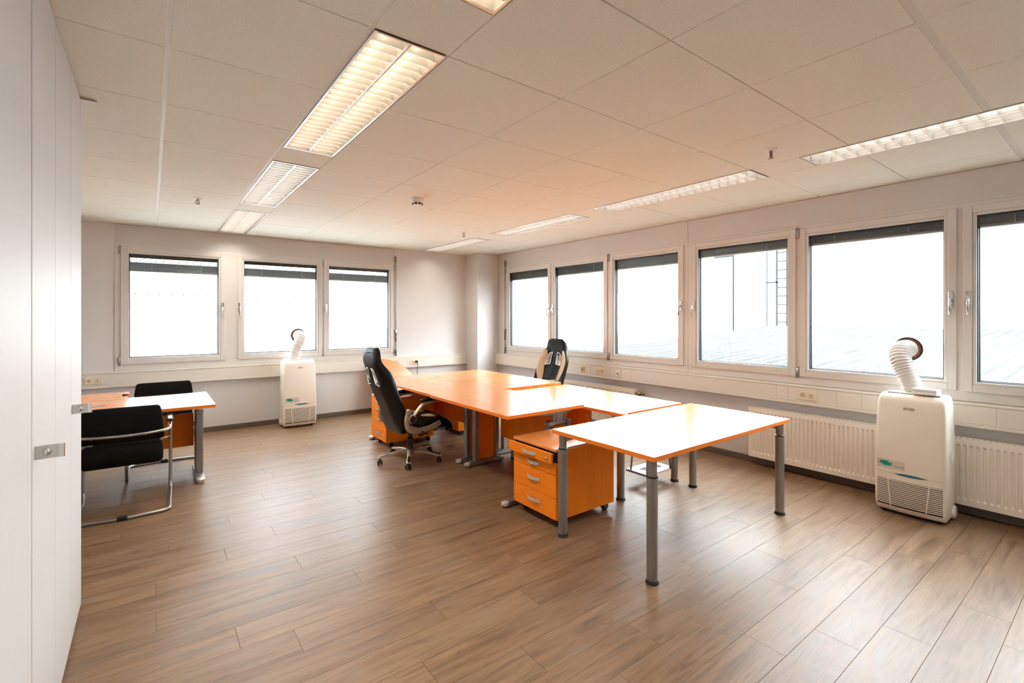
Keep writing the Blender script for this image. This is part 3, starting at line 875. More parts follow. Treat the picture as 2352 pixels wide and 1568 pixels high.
# ================================================================== TALL CABINETS AT THE LEFT EDGE
CXF = -.275
def cabinet(y0, y1, doors, handles, label):
    root = empty('tall_cabinet', (CXF - .3, (y0 + y1) / 2, 0), label=label, cat='cabinet')
    b = MB(); b.box(CXF - .60, CXF - .022, y0 + .003, y1 - .022, .06, ZC - .006); wd(b, 'carcass', 'cab_edge', root)
    b = MB(); b.box(CXF - .57, CXF - .05, y0 + .01, y1 - .02, 0, .06); wd(b, 'plinth', 'cab_edge', root)
    b = MB(); b.box(CXF - .60, CXF - .003, y1 - .020, y1, 0, ZC - .004, .001); wd(b, 'side_panel', 'cab', root)
    for (a, c), h in zip(doors, handles):
        b = MB(); b.box(CXF - .020, CXF, a + .002, c - .002, .022, ZC - .006, .0015); d = wd(b, 'door', 'cab', root)
        if h is not None:
            # pull tab standing out from the door, slightly dished
            prof = [(CXF, -.004), (CXF + .010, -.003), (CXF + .030, .002), (CXF + .052, .003), (CXF + .064, -.001), (CXF + .066, .006), (CXF + .052, .010), (CXF + .030, .009), (CXF + .010, .005), (CXF, .004)]
            b = MB(); b.prism([(x, h + y) for x, y in prof], 1.016, 1.056, 'Z'); hd = b.done('pull_handle', 'chrome', d)
            b = MB(); b.lathe([(.011, 0), (.008, -.003), (.002, -.0045)], c=(CXF + .026, h - .000, 1.036), n=12, axis='Y')
            bb = b.done('finger_dimple', 'chrome', d, True)
    return root
cabinet(.655, 1.948, [(.660, 1.088), (1.088, 1.517), (1.517, 1.945)], [None, None, None], 'white tall cabinet cut by the left edge of the picture')
cb = cabinet(1.952, 3.215, [(1.954, 2.381), (2.381, 2.810), (2.810, 3.194)], [1.992, None, 2.842], 'white tall cabinet with two metal pulls at the left')
b = MB(); b.box(CXF - .01, CXF + .060, 3.150, 3.188, ZC - .010, ZC - .003); wd(b, 'ceiling_clip', 'chrome', cb)
b = MB(); b.cyl((CXF + .066, 2.846, 1.036), (CXF + .112, 2.866, 1.040), .002, n=6); wd(b, 'lock_key', 'chrome', cb)

# ================================================================== DESKS AND TABLES
TT = .026
def round_leg(root, x, y, ztop, zc, inward, r=.030):
    """telescopic leg: foot, lower tube, collar, upper tube, bracket"""
    b = MB(); b.cyl((x, y, .012), (x, y, zc), r, n=20); lg = wd(b, 'leg', 'steel', root, 'auto')
    o = MB().cyl((x, y, zc - .002), (x, y, ztop), r * .84, n=20).done('upper_tube', 'steel', lg, 'auto')
    MB().lathe([(r * .85, zc + .006), (r * 1.04, zc + .004), (r * 1.04, zc - .002), (r * .85, zc - .003)], c=(x, y, 0), n=20).done('collar', 'blackp', lg, 'auto')
    MB().lathe([(r * 1.20, 0), (r * 1.24, .005), (r * 1.1, .012), (r * 1.05, .020)], c=(x, y, 0), n=20).done('foot_pad', 'blackp', lg, 'auto')
    dx, dy = inward; n = Vector((-dy, dx, 0)).normalized() * .002
    b = MB(); bm = b.bm
    pr = [(0, ztop), (1, ztop), (1, ztop - .010), (.12, ztop - .052), (0, ztop - .056)]
    A = [bm.verts.new((x + dx * t + n.x, y + dy * t + n.y, z)) for t, z in pr]; B = [bm.verts.new((x + dx * t - n.x, y + dy * t - n.y, z)) for t, z in pr]
    k = len(pr)
    for i in range(k): bm.faces.new((A[i], A[(i + 1) % k], B[(i + 1) % k], B[i]))
    bm.faces.new(list(reversed(A))); bm.faces.new(B)
    b.done('bracket', 'steel', lg)
    return lg

def table(name, x0, x1, y0, y1, zt, zc, label, grain, inset=.055):
    root = empty(name, ((x0 + x1) / 2, (y0 + y1) / 2, 0), label=label, cat='table')
    b = MB(); b.box(x0, x1, y0, y1, zt - TT, zt, .0012); banded(wd(b, 'table_top', 'beech_x' if grain == 'x' else 'beech_y', root))
    for sx, x in ((1, x0 + inset), (-1, x1 - inset)):
        for sy, y in ((1, y0 + inset), (-1, y1 - inset)):
            lg = round_leg(root, x, y, zt - TT, zc, (sx * .16, sy * .10))
            b = MB(); b.cyl((x - .020 * .6, y - .0256 * .80, zt - .065), (x - .022 * .6, y - .030 * .80, zt - .065), .004, n=8); b.done('screw', 'chrome', lg)
    b = MB(); b.box(x0 + .08, x1 - .08, y0 + inset + .10, y0 + inset + .13, zt - TT - .03, zt - TT); b.box(x0 + .08, x1 - .08, y1 - inset - .13, y1 - inset - .10, zt - TT - .03, zt - TT)
    wd(b, 'support_rail', 'steel', root)
    return root
table('table', 2.125, 3.735, 1.560, 2.365, .700, .575, 'large beech-top table with round grey legs nearest the camera', 'x', .05)
t2 = table('table', 2.925, 3.728, 2.452, 3.928, .690, .575, 'beech-top table with round legs behind the nearest table, slightly lower than the desk beside it', 'y', .042)
b = MB(); b.box(2.985, 3.003, 2.84, 3.86, .045, .655, .001); wd(b, 'modesty_panel', 'beech_z', t2)
b = MB()
for z in (.12, .34, .60): b.box(2.980, 3.008, 2.836, 2.848, z, z + .018)
wd(b, 'panel_clip', 'chrome', t2)
b = MB(); b.box(2.945, 3.005, 2.4505, 2.4525, .668, .686); wd(b, 'inventory_sticker', 'whitep', t2)

def t_leg(root, y, px0, px1, fx0, fx1, ztop, clad=True, front=-1):
    """desk side frame: foot bar, two posts, cladding, slotted lift plate, top beam"""
    b = MB(); b.prism([(fx0, .012), (fx0 - .0, .030), (fx0 + .03, .042), (px0 - .03, .052), (px1 + .03, .052), (fx1 - .03, .042), (fx1, .030), (fx1, .012)], y - .028, y + .028, 'Y')
    lg = wd(b, 'leg', 'steel', root)
    b = MB(); b.cyl((fx0 + .03, y, .0), (fx0 + .03, y, .014), .022, n=12); b.cyl((fx1 - .03, y, 0), (fx1 - .03, y, .014), .022, n=12); b.done('glide', 'blackp', lg, 'auto')
    b = MB(); b.lathe([(.030, .012), (.033, .018), (.030, .036), (.018, .043)], c=(fx0 + .004, y, 0), n=14); b.done('foot_cap', 'satin', lg, 'auto')
    for px in (px0, px1):
        MB().box(px - .022, px + .022, y - .026, y + .026, .045, .570, .003).done('post', 'steel', lg)
        MB().box(px - .026, px + .026, y - .030, y + .030, .555, .592, .004).done('post_cap', 'steel', lg)
    MB().box(px0, px1, y - .014, y + .014, .555, .585, .002).done('cross_bar', 'steel', lg)
    if clad: MB().box(px0 + .022, px1 - .022, y - .010, y + .010, .055, .545).done('cladding_panel', 'beech_z', lg)
    c = (px0 + px1) / 2
    pl_ = MB().box(c - .070, c + .070, y - .020, y + .004, .560, ztop - .02, .001).done('lift_plate', 'steel', lg)
    for s in (-.042, .042): MB().box(c + s - .003, c + s + .003, y - .0212, y - .0195, .585, ztop - .035).done('slot', 'ink', pl_)
    MB().prism([(fx0 + .10, ztop), (fx0 + .10, ztop - .014), (c - .08, ztop - .046), (c + .08, ztop - .046), (px1 + .08, ztop - .014), (px1 + .08, ztop)], y - .022, y + .022, 'Y').done('top_beam', 'steel', lg)
    return lg

def desk(name, x0, x1, y0, y1, zt, label, legs, panel):
    root = empty(name, ((x0 + x1) / 2, (y0 + y1) / 2, 0), label=label, cat='desk')
    b = MB(); b.box(x0, x1, y0, y1, zt - TT, zt, .0012); banded(wd(b, 'desk_top', 'beech_y', root))
    for a in legs: t_leg(root, *a, zt - TT)
    if panel:
        px, pa, pb, pz0, pz1 = panel
        b = MB(); b.box(px - .009, px + .009, pa, pb, pz0, pz1, .001); wd(b, 'modesty_panel', 'beech_z', root)
        b = MB(); b.box(px - .02, px + .02, pa - .02, pb + .02, zt - TT - .045, zt - TT - .005); wd(b, 'cross_rail', 'steel', root)
    return root
desk('desk', 2.088, 2.884, 2.812, 4.038, .716, 'beech desk with a grey slotted leg beside the open drawer pedestal',
     [(2.930, 2.600, 2.800, 2.150, 2.860), (3.930, 2.530, 2.770, 2.430, 2.850)], (2.820, 2.965, 3.900, .250, .640))
desk('desk', 2.106, 2.884, 4.041, 5.575, .716, 'beech desk that the black gaming chair is pushed up to',
     [(4.085, 2.530, 2.770, 2.430, 2.850), (5.510, 2.530, 2.770, 2.080, 2.850)], (2.820, 4.120, 5.480, .255, .640))
desk('desk', 2.887, 3.672, 3.940, 5.590, .716, 'beech desk in front of the cream and black gaming chair',
     [(4.105, 3.000, 3.240, 2.900, 3.600), (5.510, 3.000, 3.240, 2.900, 3.600)], (2.950, 4.140, 5.480, .255, .640))
# left desk (posts side by side along the room depth)
ld = empty('desk', (-.35, 5.15, 0), label='beech desk at the left between two black cantilever chairs', cat='desk')
b = MB(); b.box(-1.16, .440, 4.725, 5.575, .684, .710, .0012); banded(wd(b, 'desk_top', 'beech_x', ld))
def side_leg(x):
    b = MB(); b.prism([(4.955, .012), (4.955, .030), (4.985, .042), (5.06, .052), (5.40, .052), (5.47, .040), (5.47, .012)], x - .032, x + .032, 'X')
    lg = wd(b, 'leg', 'steel', ld)
    MB().lathe([(.028, .0), (.034, .012), (.031, .034), (.018, .042)], c=(x, 4.962, 0), n=14).done('foot_cap', 'satin', lg, 'auto')
    MB().cyl((x, 5.43, 0), (x, 5.43, .014), .02, n=12).done('glide', 'blackp', lg)
    MB().box(x - .026, x + .026, 5.09, 5.15, .045, .590, .004).done('post', 'steel', lg)
    MB().box(x - .026, x + .026, 5.25, 5.31, .045, .590, .004).done('post', 'steel', lg)
    MB().box(x - .030, x + .030, 5.085, 5.155, .580, .612, .003).done('post_cap', 'steel', lg)
    MB().box(x - .012, x + .012, 5.15, 5.25, .055, .585).done('cladding_panel', 'beech_z', lg)
    MB().box(x - .016, x + .016, 5.10, 5.30, .600, .664, .001).done('lift_plate', 'chrome', lg)
    MB().prism([(4.86, .684), (4.86, .678), (5.08, .660), (5.32, .660), (5.50, .678), (5.50, .684)], x - .022, x + .022, 'X').done('top_beam', 'steel', lg)
side_leg(.350); side_leg(-1.06)
b = MB(); b.box(-1.04, .318, 5.290, 5.306, .262, .560, .001); wd(b, 'modesty_panel', 'beech_z', ld)
b = MB(); b.box(-1.04, .318, 5.19, 5.23, .640, .676); wd(b, 'cross_rail', 'steel', ld)
b = MB(); b.box(-.30, .02, 4.80, 5.05, .655, .684); wd(b, 'under_tray', 'beech_x', ld)

sb = empty('side_desk', (-.65, 5.80, 0), label='narrow beech side desk behind the left desk, below the wall socket', cat='desk')
b = MB(); b.box(-1.20, -.2205, 5.580, 6.035, .684, .710, .0012); banded(wd(b, 'desk_top', 'beech_x', sb))
b = MB(); b.box(-.2190, -.165, 5.580, 6.035, .684, .710, .0012); banded(wd(b, 'end_board', 'beech_x', sb))
for x in (-1.14, -.72):
    for y in (5.63, 5.985): round_leg(sb, x, y, .684, .575, (.10 if x < -1 else -.10, 0), .022)
b = MB(); b.box(-.26, -.175, 5.70, 5.94, .672, .684); wd(b, 'joining_plate', 'steel', sb)
gp = empty('cable_plug', (-.155, 5.76, .710), label='tiny black and red plug lying on the side desk by the chair', cat='plug')
gp.location = (-.197, 5.745, .7105)
MB().cyl((-.012, 0, .009), (.010, 0, .009), .009, n=12).done('black_body', 'blackp', gp, 'auto')
MB().box(.010, .036, -.009, .009, .0, .016, .003).done('red_tip', 'red', gp)

# rounded board leaning on the back wall behind the desks
lb = empty('leaning_board', (2.95, 6.78, 0), label='rounded beech board leaning against the back wall behind the desks', cat='board')
poly = [(0, 0), (.80, 0)] + [(.13 + .67 * math.cos(a) ** .92, .83 * math.sin(a) ** .96) for a in [PI / 2 * k / 16 for k in range(1, 17)]] + [(0, .83)]
tilt = Matrix.Translation((2.635, 6.790, .006)) @ Matrix.Rotation(math.radians(-15.5), 4, 'X')
b = MB(); b.prism(poly, -.013, .013, 'Y', mat=tilt); wd(b, 'board', 'beech_x', lb)
b = MB(); b.box(.10, .40, .013, .018, .20, .24, mat=tilt); wd(b, 'steel_flat', 'steel', lb)

# hanging computer holder under the middle table
ch = empty('computer_holder', (3.51, 2.62, .11), label='grey metal computer holder hanging under the table with round legs', cat='holder')
b = MB(); b.box(3.325, 3.700, 2.500, 2.580, .112, .118); b.box(3.325, 3.700, 2.655, 2.735, .112, .118); b.box(3.325, 3.400, 2.58, 2.655, .112, .118); b.box(3.63, 3.70, 2.58, 2.655, .112, .118)
b.box(3.322, 3.326, 2.50, 2.735, .100, .118); wd(b, 'tray', 'steel', ch)
for x, y, tx, ty in ((3.345, 2.70, 3.42, 2.69), (3.345, 2.53, 3.42, 2.56), (3.68, 2.70, 3.60, 2.69), (3.68, 2.53, 3.60, 2.56)):
    b = MB(); b.tube([(x, y, .112), (tx, ty, .664)], .011, 4); wd(b, 'upright', 'steel', ch)
b = MB(); b.box(3.39, 3.63, 2.54, 2.71, .660, .664); wd(b, 'mounting_plate', 'steel', ch)
b = MB(); b.lathe([(.008, 0), (.014, -.004), (.014, -.016), (.008, -.018)], c=(3.69, 2.498, .114), n=10, axis='Y'); wd(b, 'clamp_knob', 'whitep', ch, 'auto')

# ---- drawer pedestals (front faces local -x)
def pedestal(loc, rz, wy_, dep, label, open1=0.0, lock=True, zt=.548):
    root = empty('drawer_pedestal', loc, rz, label, 'pedestal', 'drawer pedestals under the desks')
    h = wy_ / 2
    MB().box(.018, dep, -h, h, .060, zt - .020, .001).done('body', 'beech_z', root)
    MB().box(-.002, dep + .002, -h - .001, h + .001, zt - .020, zt, .0015).done('top_board', 'beech_x', root)
    MB().box(.0162, .0178, -h + .002, h - .002, .064, zt - .021).done('drawer_gap_shade', 'blackp', root)  # black sheet standing in for the shade inside the drawer gaps
    zs = [.064, .208, .368, .452, .526]
    for k in range(4):
        op = open1 if k == 3 else 0.0
        d = MB().box(-op, .016 - op, -h + .001, h - .001, zs[k] + .0022, zs[k + 1] - .0022, .001).done('drawer_front', 'beech_f', root)
        if op: MB().box(.016 - op, .12, -h + .03, h - .03, zs[k] + .012, zs[k + 1] - .02).done('drawer_box', 'steel_d', d)
        zc = (zs[k] + zs[k + 1]) / 2 + (.012 if k < 2 else 0)
        ys = [-.070 + .14 * i / 8 for i in range(9)]
        pts = [(-op - .004 - .020 * (1 - ((y) / .070) ** 2), y - .0, zc) for y in ys]
        b = MB(); bm = b.bm
        V = []
        for (x, y, z) in pts: V.append([bm.verts.new(v) for v in ((x, y, z - .011), (x, y, z + .011), (x + .004, y, z + .011), (x + .004, y, z - .011))])
        for A, B in zip(V, V[1:]):
            for j in range(4): bm.faces.new((A[j], A[(j + 1) % 4], B[(j + 1) % 4], B[j]))
        bm.faces.new(list(reversed(V[0]))); bm.faces.new(V[-1])
        b.done('handle', 'satin', d, 'auto')
        if k == 3 and lock:
            b = MB(); b.lathe([(.012, 0), (.012, -.006), (.008, -.008)], c=(-op, -h + .05, zc - .006), n=14, axis='X'); lk = b.done('lock', 'chrome', d, 'auto')
            MB().box(-op - .026, -op - .006, -h + .046, -h + .054, zc - .008, zc - .003).done('key', 'chrome', d)
    for x, y in ((.07, -h + .05), (.07, h - .05), (dep - .06, -h + .05), (dep - .06, h - .05)):
        c = MB().box(x - .015, x + .015, y - .018, y + .018, .040, .060, .004).done('caster', 'blackp', root)
        MB().lathe([(.010, -.020), (.024, -.018), (.027, -.008), (.027, .008), (.024, .018), (.010, .020)], c=(x + .012, y, .027), n=16, axis='Y').done('wheel', 'blackp', c, 'auto')
    return root
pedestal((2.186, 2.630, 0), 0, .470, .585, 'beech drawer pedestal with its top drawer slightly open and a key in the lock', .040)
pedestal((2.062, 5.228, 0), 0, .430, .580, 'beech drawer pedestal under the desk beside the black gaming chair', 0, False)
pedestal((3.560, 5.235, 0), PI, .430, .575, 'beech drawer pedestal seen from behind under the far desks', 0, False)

# ================================================================== CANTILEVER CHAIRS (front = local +y)
def cantilever(loc, rz, label):
    root = empty('cantilever_chair', loc, rz, label, 'chair', 'black cantilever chairs at the left desk')
    w = .274
    path = [(-w, -.23, .615), (-w, .20, .640), (-w, .27, .632), (-w, .282, .56), (-w, .285, .06), (-w, .24, .014), (-w, -.25, .014), (0, -.275, .014),
            (w, -.25, .014), (w, .24, .014), (w, .285, .06), (w, .282, .56), (w, .27, .632), (w, .20, .640), (w, -.23, .615)]
    fp = fillet(path[:6], .05, 4)[:-1] + fillet(path[5:10], .06, 5)[:-1] + fillet(path[9:], .05, 4)
    MB().tube(fp, .0125, 12).done('frame_tube', 'tube_metal', root, True)
    back = fillet([(-w, -.23, .615), (-w * .92, -.272, .612), (-w * .5, -.300, .606), (0, -.306, .604), (w * .5, -.300, .606), (w * .92, -.272, .612), (w, -.23, .615)], .06, 4)
    bk = MB().tube(back, .0105, 10).done('back_rail', 'tube_metal', root, True)
    for x in (-.16, -.05, .05, .16): MB().cyl((x, -.302, .606), (x, -.318, .606), .004, n=8).done('rivet', 'chrome', bk)
    for s in (-1, 1):
        b = MB(); b.box(s * w - .020, s * w + .020, -.16, .22, .648, .672, .010, 3); b.done('arm_pad', 'blackp', root, 'auto')
        b = MB(); b.cyl((s * .205, .20, .452), (s * w, .284, .452), .009, n=8); b.cyl((s * .205, -.05, .44), (s * .205, .2, .452), .009, n=8); b.done('seat_bracket', 'tube_metal', root, True)
    b = MB(); b.box(-.03, .03, -.290, -.252, 0, .030, .006); b.done('floor_clip', 'blackp', root)
    # upholstery: loft of rounded sections
    def cushion(name, rows):
        b = MB(); bm = b.bm; R = []
        for (c, u, hw, th) in rows:   # centre, thickness direction, half width, thickness
            c = Vector(c); u = Vector(u).normalized(); ring = []
            for q in rrect(-hw, hw, -th / 2, th / 2, min(th * .45, .035), 4): ring.append(bm.verts.new(c + Vector((q[0], 0, 0)) + u * q[1]))
            R.append(ring)
        n = len(R[0])
        for A, B in zip(R, R[1:]):
            for j in range(n): bm.faces.new((A[j], A[(j + 1) % n], B[(j + 1) % n], B[j]))
        bm.faces.new(list(reversed(R[0]))); bm.faces.new(R[-1])
        return b.done(name, 'fabric', root, True)
    cushion('backrest', [((0, -.262, .800), (0, 1, .2), .200, .012), ((0, -.262, .790), (0, 1, .2), .217, .030), ((0, -.258, .762), (0, 1, .2), .226, .042), ((0, -.252, .70), (0, 1, .1), .234, .046),
                         ((0, -.246, .62), (0, 1, 0), .240, .046), ((0, -.242, .565), (0, 1, 0), .240, .040), ((0, -.240, .552), (0, 1, 0), .222, .020)])
    cushion('seat', [((0, -.240, .535), (0, .8, .6), .200, .020), ((0, -.236, .520), (0, 1, .2), .230, .050), ((0, -.225, .460), (0, 1, .35), .236, .075), ((0, -.190, .405), (0, .7, .8), .234, .090),
                     ((0, -.10, .412), (0, .1, 1), .220, .090), ((0, .10, .425), (0, 0, 1), .222, .085), ((0, .215, .430), (0, .2, 1), .218, .070), ((0, .255, .420), (0, .6, .8), .205, .040), ((0, .268, .410), (0, .8, .5), .190, .015)])
    return root
cantilever((-.150, 4.645, 0), math.radians(-2), 'black cantilever chair seen from behind, in front of the left desk')
cantilever((.110, 5.615, 0), math.radians(180), 'black cantilever chair on the far side of the left desk')
# ================================================================== GAMING CHAIRS (front = local +x)
def interp(tab, z):
    if z <= tab[0][0]: return tab[0][1]
    for (a, va), (c, vc) in zip(tab, tab[1:]):
        if z <= c:
            t = (z - a) / (c - a); t = t * t * (3 - 2 * t) * .5 + t * .5
            return va + (vc - va) * t
    return tab[-1][1]
HW = [(.325, .165), (.36, .190), (.44, .212), (.56, .232), (.70, .228), (.80, .230), (.88, .228), (.93, .208), (.985, .168), (1.02, .156), (1.08, .146), (1.12, .130), (1.145, .105), (1.155, .085)]
XC = [(.325, -.150), (.36, -.165), (.44, -.195), (.52, -.225), (.62, -.265), (.72, -.312), (.82, -.352), (.92, -.385), (1.02, -.402), (1.10, -.404), (1.155, -.398)]
FR = [-1, -.93, -.76, -.50, -.36, -.19, 0, .19, .36, .50, .76, .93, 1]
def bk(f, z, off=0.0):
    w = interp(HW, z) * 1.09; s = abs(f)
    bol = max(0, min(1, (s - .45) / .5)); bol = bol * bol * (3 - 2 * bol)
    amp = .050 * max(0, min(1, (z - .40) / .12)) * max(0, min(1, (1.02 - z) / .10))
    x = interp(XC, z) + amp * bol + off
    return Vector((x, f * w, z + off * .25))
def gaming_chair(loc, rz, base_rz, label, wings):
    root = empty('gaming_chair', loc, rz, label, 'chair')
    sub = (('SUBSURF', {'levels': 2, 'render_levels': 2}),)
    # backrest shell with two openings
    zs = [.325, .34, .42, .52, .62, .70, .76, .818, .865, .91, .952, 1.0, 1.04, 1.09, 1.125, 1.148, 1.155]
    b = MB(); bm = b.bm
    T = .034
    def th(f, z): return T * (1.0 if abs(f) < .9 else .75) * (1 if z < 1.14 else .7)
    F = [[bm.verts.new(bk(f, z, th(f, z))) for f in FR] for z in zs]
    B = [[bm.verts.new(bk(f, z, -th(f, z))) for f in FR] for z in zs]
    hole = lambda i, j: 7 <= i < 10 and j in (3, 4, 7, 8)
    nz, nf = len(zs), len(FR)
    for i in range(nz - 1):
        for j in range(nf - 1):
            if not hole(i, j):
                bm.faces.new((F[i][j], F[i][j + 1], F[i + 1][j + 1], F[i + 1][j])); bm.faces.new((B[i][j], B[i + 1][j], B[i + 1][j + 1], B[i][j + 1]))
    cells = {(i, j) for i in range(nz - 1) for j in range(nf - 1) if not hole(i, j)}
    for (i, j) in cells:
        for (di, dj, e) in ((-1, 0, ((i, j), (i, j + 1))), (1, 0, ((i + 1, j + 1), (i + 1, j))), (0, -1, ((i + 1, j), (i, j))), (0, 1, ((i, j + 1), (i + 1, j + 1)))):
            if (i + di, j + dj) not in cells:
                (a, c), (d, e2) = e
                bm.faces.new((F[a][c], B[a][c], B[d][e2], F[d][e2]))
    bo = b.done('backrest', 'leather', root, True, mods=sub)
    # silver frames in the openings
    for s in (-1, 1):
        ctr = []
        cor = [(.19, .815), (.52, .800), (.47, .900), (.43, .955), (.20, .970)]
        pts = [bk(s * f, z, .036) for f, z in cor]
        loop = []
        for k in range(len(pts)):
            p0, p1, p2 = pts[k - 1], pts[k], pts[(k + 1) % len(pts)]
            loop += [p1 + (p0 - p1).normalized() * .009, p1 + (p0 - p1).normalized() * .003 + (p2 - p1).normalized() * .003, p1 + (p2 - p1).normalized() * .009]
        b = MB(); b.tube(loop, .0055, 8, closed=True)
        back = [p + Vector((-.070, 0, -.016)) for p in loop]
        bm2 = b.bm; A = [bm2.verts.new(p) for p in loop]; C = [bm2.verts.new(p) for p in back]; n = len(A)
        for k in range(n): bm2.faces.new((A[k], A[(k + 1) % n], C[(k + 1) % n], C[k]))
        b.tube(back, .0055, 6, closed=True)
        b.done('opening_frame', 'chrome', bo, True)
    # coloured wing panels on the front of the bolsters
    if wings:
        for s in (-1, 1):
            b = MB(); bm3 = b.bm; R = []
            for z, f0, f1 in ((.46, .46, .54), (.54, .44, .60), (.62, .44, .72), (.69, .46, .86), (.75, .49, .93), (.81, .52, .95), (.87, .53, .95), (.92, .53, .94), (.96, .58, .90), (.995, .74, .84)):
                R.append([bm3.verts.new(bk(s * (f0 + (f1 - f0) * t), z, (.040 if 0 < t < 1 else .031))) for t in (0, .10, .5, .90, 1)])
            for A, C in zip(R, R[1:]):
                for k in range(4): bm3.faces.new((A[k], A[k + 1], C[k + 1], C[k]))
            b.done('cream_wing', 'cream', bo, True, mods=(('SUBSURF', {'levels': 1, 'render_levels': 1}),))
    b = MB(); b.tube([bk(0, z, .0345) for z in (.46, .54, .62, .70, .76, .80)], .0035, 6); b.done('centre_seam', 'blackp', bo, True)
    b = MB(); b.box(-.470, -.425, -.05, .05, 1.108, 1.114, .002); b.done('strap_loop', 'blackp', bo)
    # seat
    def st(u, v, off=0.0):
        x = -.150 + .500 * u; y = .262 * v * (1 - .08 * max(0, u - .7) / .3) * (.74 + .26 * min(1, u / .28))
        z = .405 + .020 * math.sin(PI * min(1, u * 1.1)) - (.055 * ((u - .82) / .18) ** 2 if u > .82 else 0)
        z += .016 - .030 * v * v
        return Vector((x, y, z + off))
    U = [0, .03, .12, .3, .5, .68, .80, .90, .97, 1]; V = [-1, -.94, -.75, -.5, -.2, .2, .5, .75, .94, 1]
    b = MB(); bm = b.bm
    Tp = [[bm.verts.new(st(u, v, .030 if 0 < i < 9 and 0 < j < 9 else .012)) for j, v in enumerate(V)] for i, u in enumerate(U)]
    Bt = [[bm.verts.new(st(u, v, -.055 if 0 < i < 9 and 0 < j < 9 else -.035)) for j, v in enumerate(V)] for i, u in enumerate(U)]
    for i in range(9):
        for j in range(9):
            bm.faces.new((Tp[i][j], Tp[i + 1][j], Tp[i + 1][j + 1], Tp[i][j + 1])); bm.faces.new((Bt[i][j], Bt[i][j + 1], Bt[i + 1][j + 1], Bt[i + 1][j]))
    for i in range(9):
        bm.faces.new((Tp[i][0], Bt[i][0], Bt[i + 1][0], Tp[i + 1][0])); bm.faces.new((Tp[i][9], Tp[i + 1][9], Bt[i + 1][9], Bt[i][9]))
        bm.faces.new((Tp[0][i], Tp[0][i + 1], Bt[0][i + 1], Bt[0][i])); bm.faces.new((Tp[9][i], Bt[9][i], Bt[9][i + 1], Tp[9][i + 1]))
    so = b.done('seat', 'leather', root, True, mods=sub)
    for s in (-1, 1):
        b = MB(); bm4 = b.bm; R = []
        for u, v0, v1 in ((.42, .42, .46), (.55, .36, .62), (.66, .34, .66), (.76, .48, .56)):
            R.append([bm4.verts.new(st(u, s * (v0 + (v1 - v0) * t), .038 if 0 < t < 1 else .029)) for t in (0, .15, .5, .85, 1)])
        for A, C in zip(R, R[1:]):
            for k in range(4): bm4.faces.new((A[k], A[k + 1], C[k + 1], C[k]))
        b.done('cream_seat_patch', 'cream', so, True)
        b = MB(); bm4 = b.bm; R = []
        for u, v0, v1 in ((.80, .10, .80), (.88, .08, .88), (.94, .08, .88)):
            R.append([bm4.verts.new(st(u, s * (v0 + (v1 - v0) * t), .038 if 0 < t < 1 else .029)) for t in (0, .15, .5, .85, 1)])
        for A, C in zip(R, R[1:]):
            for k in range(4): bm4.faces.new((A[k], A[k + 1], C[k + 1], C[k]))
        b.done('cream_seat_patch', 'cream', so, True)
    # arm brackets, arms, pads
    for s in (-1, 1):
        y = s * .292
        low = fillet([(-.165, y, .560), (-.178, y, .500), (-.172, y, .405), (-.085, y, .358), (.050, y, .372), (.175, y, .415)], .05, 5)
        n = len(low); rs = [.026 + .010 * math.sin(PI * min(1, k / n * 1.2)) for k in range(n)]
        b = MB(); b.tube(low, rs, 12, flat=(1.0, .52)); br = b.done('arm_bracket', 'champ', root, True)
        MB().lathe([(.024, -.016), (.028, -.010), (.028, .010), (.024, .016)], c=(-.163, y, .552), n=16, axis='Y').done('back_pivot', 'champ', br, 'auto')
        MB().lathe([(.036, -.022), (.040, -.014), (.040, .014), (.036, .022)], c=(-.130, y, .484), n=20, axis='Y').done('pivot_ring', 'champ', br, 'auto')
        MB().lathe([(.022, -.026), (.030, -.024), (.030, .024), (.022, .026)], c=(-.130, y, .484), n=20, axis='Y').done('pivot_cap', 'blackp', br, 'auto')
        for bx_, bz in ((-.160, .436), (-.030, .352)): MB().cyl((bx_, y - .021, bz), (bx_, y + .021, bz), .008, n=10).done('bolt', 'blackp', br)
        arm = fillet([(-.130, y, .490), (-.080, y, .545), (-.020, y, .612), (.060, y, .628), (.160, y, .632), (.250, y, .628)], .05, 5)
        b = MB(); b.tube(arm, .020, 12, flat=(.8, 1.0)); am = b.done('armrest', 'champ', root, True)
        b = MB(); b.tube([(-.040, y, .636), (-.025, y, .648), (.04, y, .656), (.12, y, .658), (.20, y, .655), (.255, y, .646), (.265, y, .640)], [.012, .024, .030, .031, .030, .024, .012], 12, flat=(.62, 1.0)); b.done('arm_pad', 'leather', am, True)
    # mechanism, lift column
    MB().box(-.10, .12, -.07, .07, .300, .358, .012, 2).done('tilt_mechanism', 'blackp', root, 'auto')
    b = MB(); b.cyl((.09, 0, .31), (.115, -.02, .235), .024, n=12); b.done('tension_knob', 'blackp', root, 'auto')
    b = MB(); b.tube([(.02, -.05, .320), (.03, -.24, .315), (.04, -.30, .318)], .006, 8); b.done('lift_lever', 'blackp', root, True)
    MB().lathe([(.030, .100), (.030, .235), (.022, .240), (.022, .310)], n=18).done('lift_column', 'blackp', root, 'auto')
    # five-star base
    hub = MB().lathe([(.040, .078), (.050, .085), (.048, .120), (.034, .128)], n=20).done('base_hub', 'champ', root, 'auto')
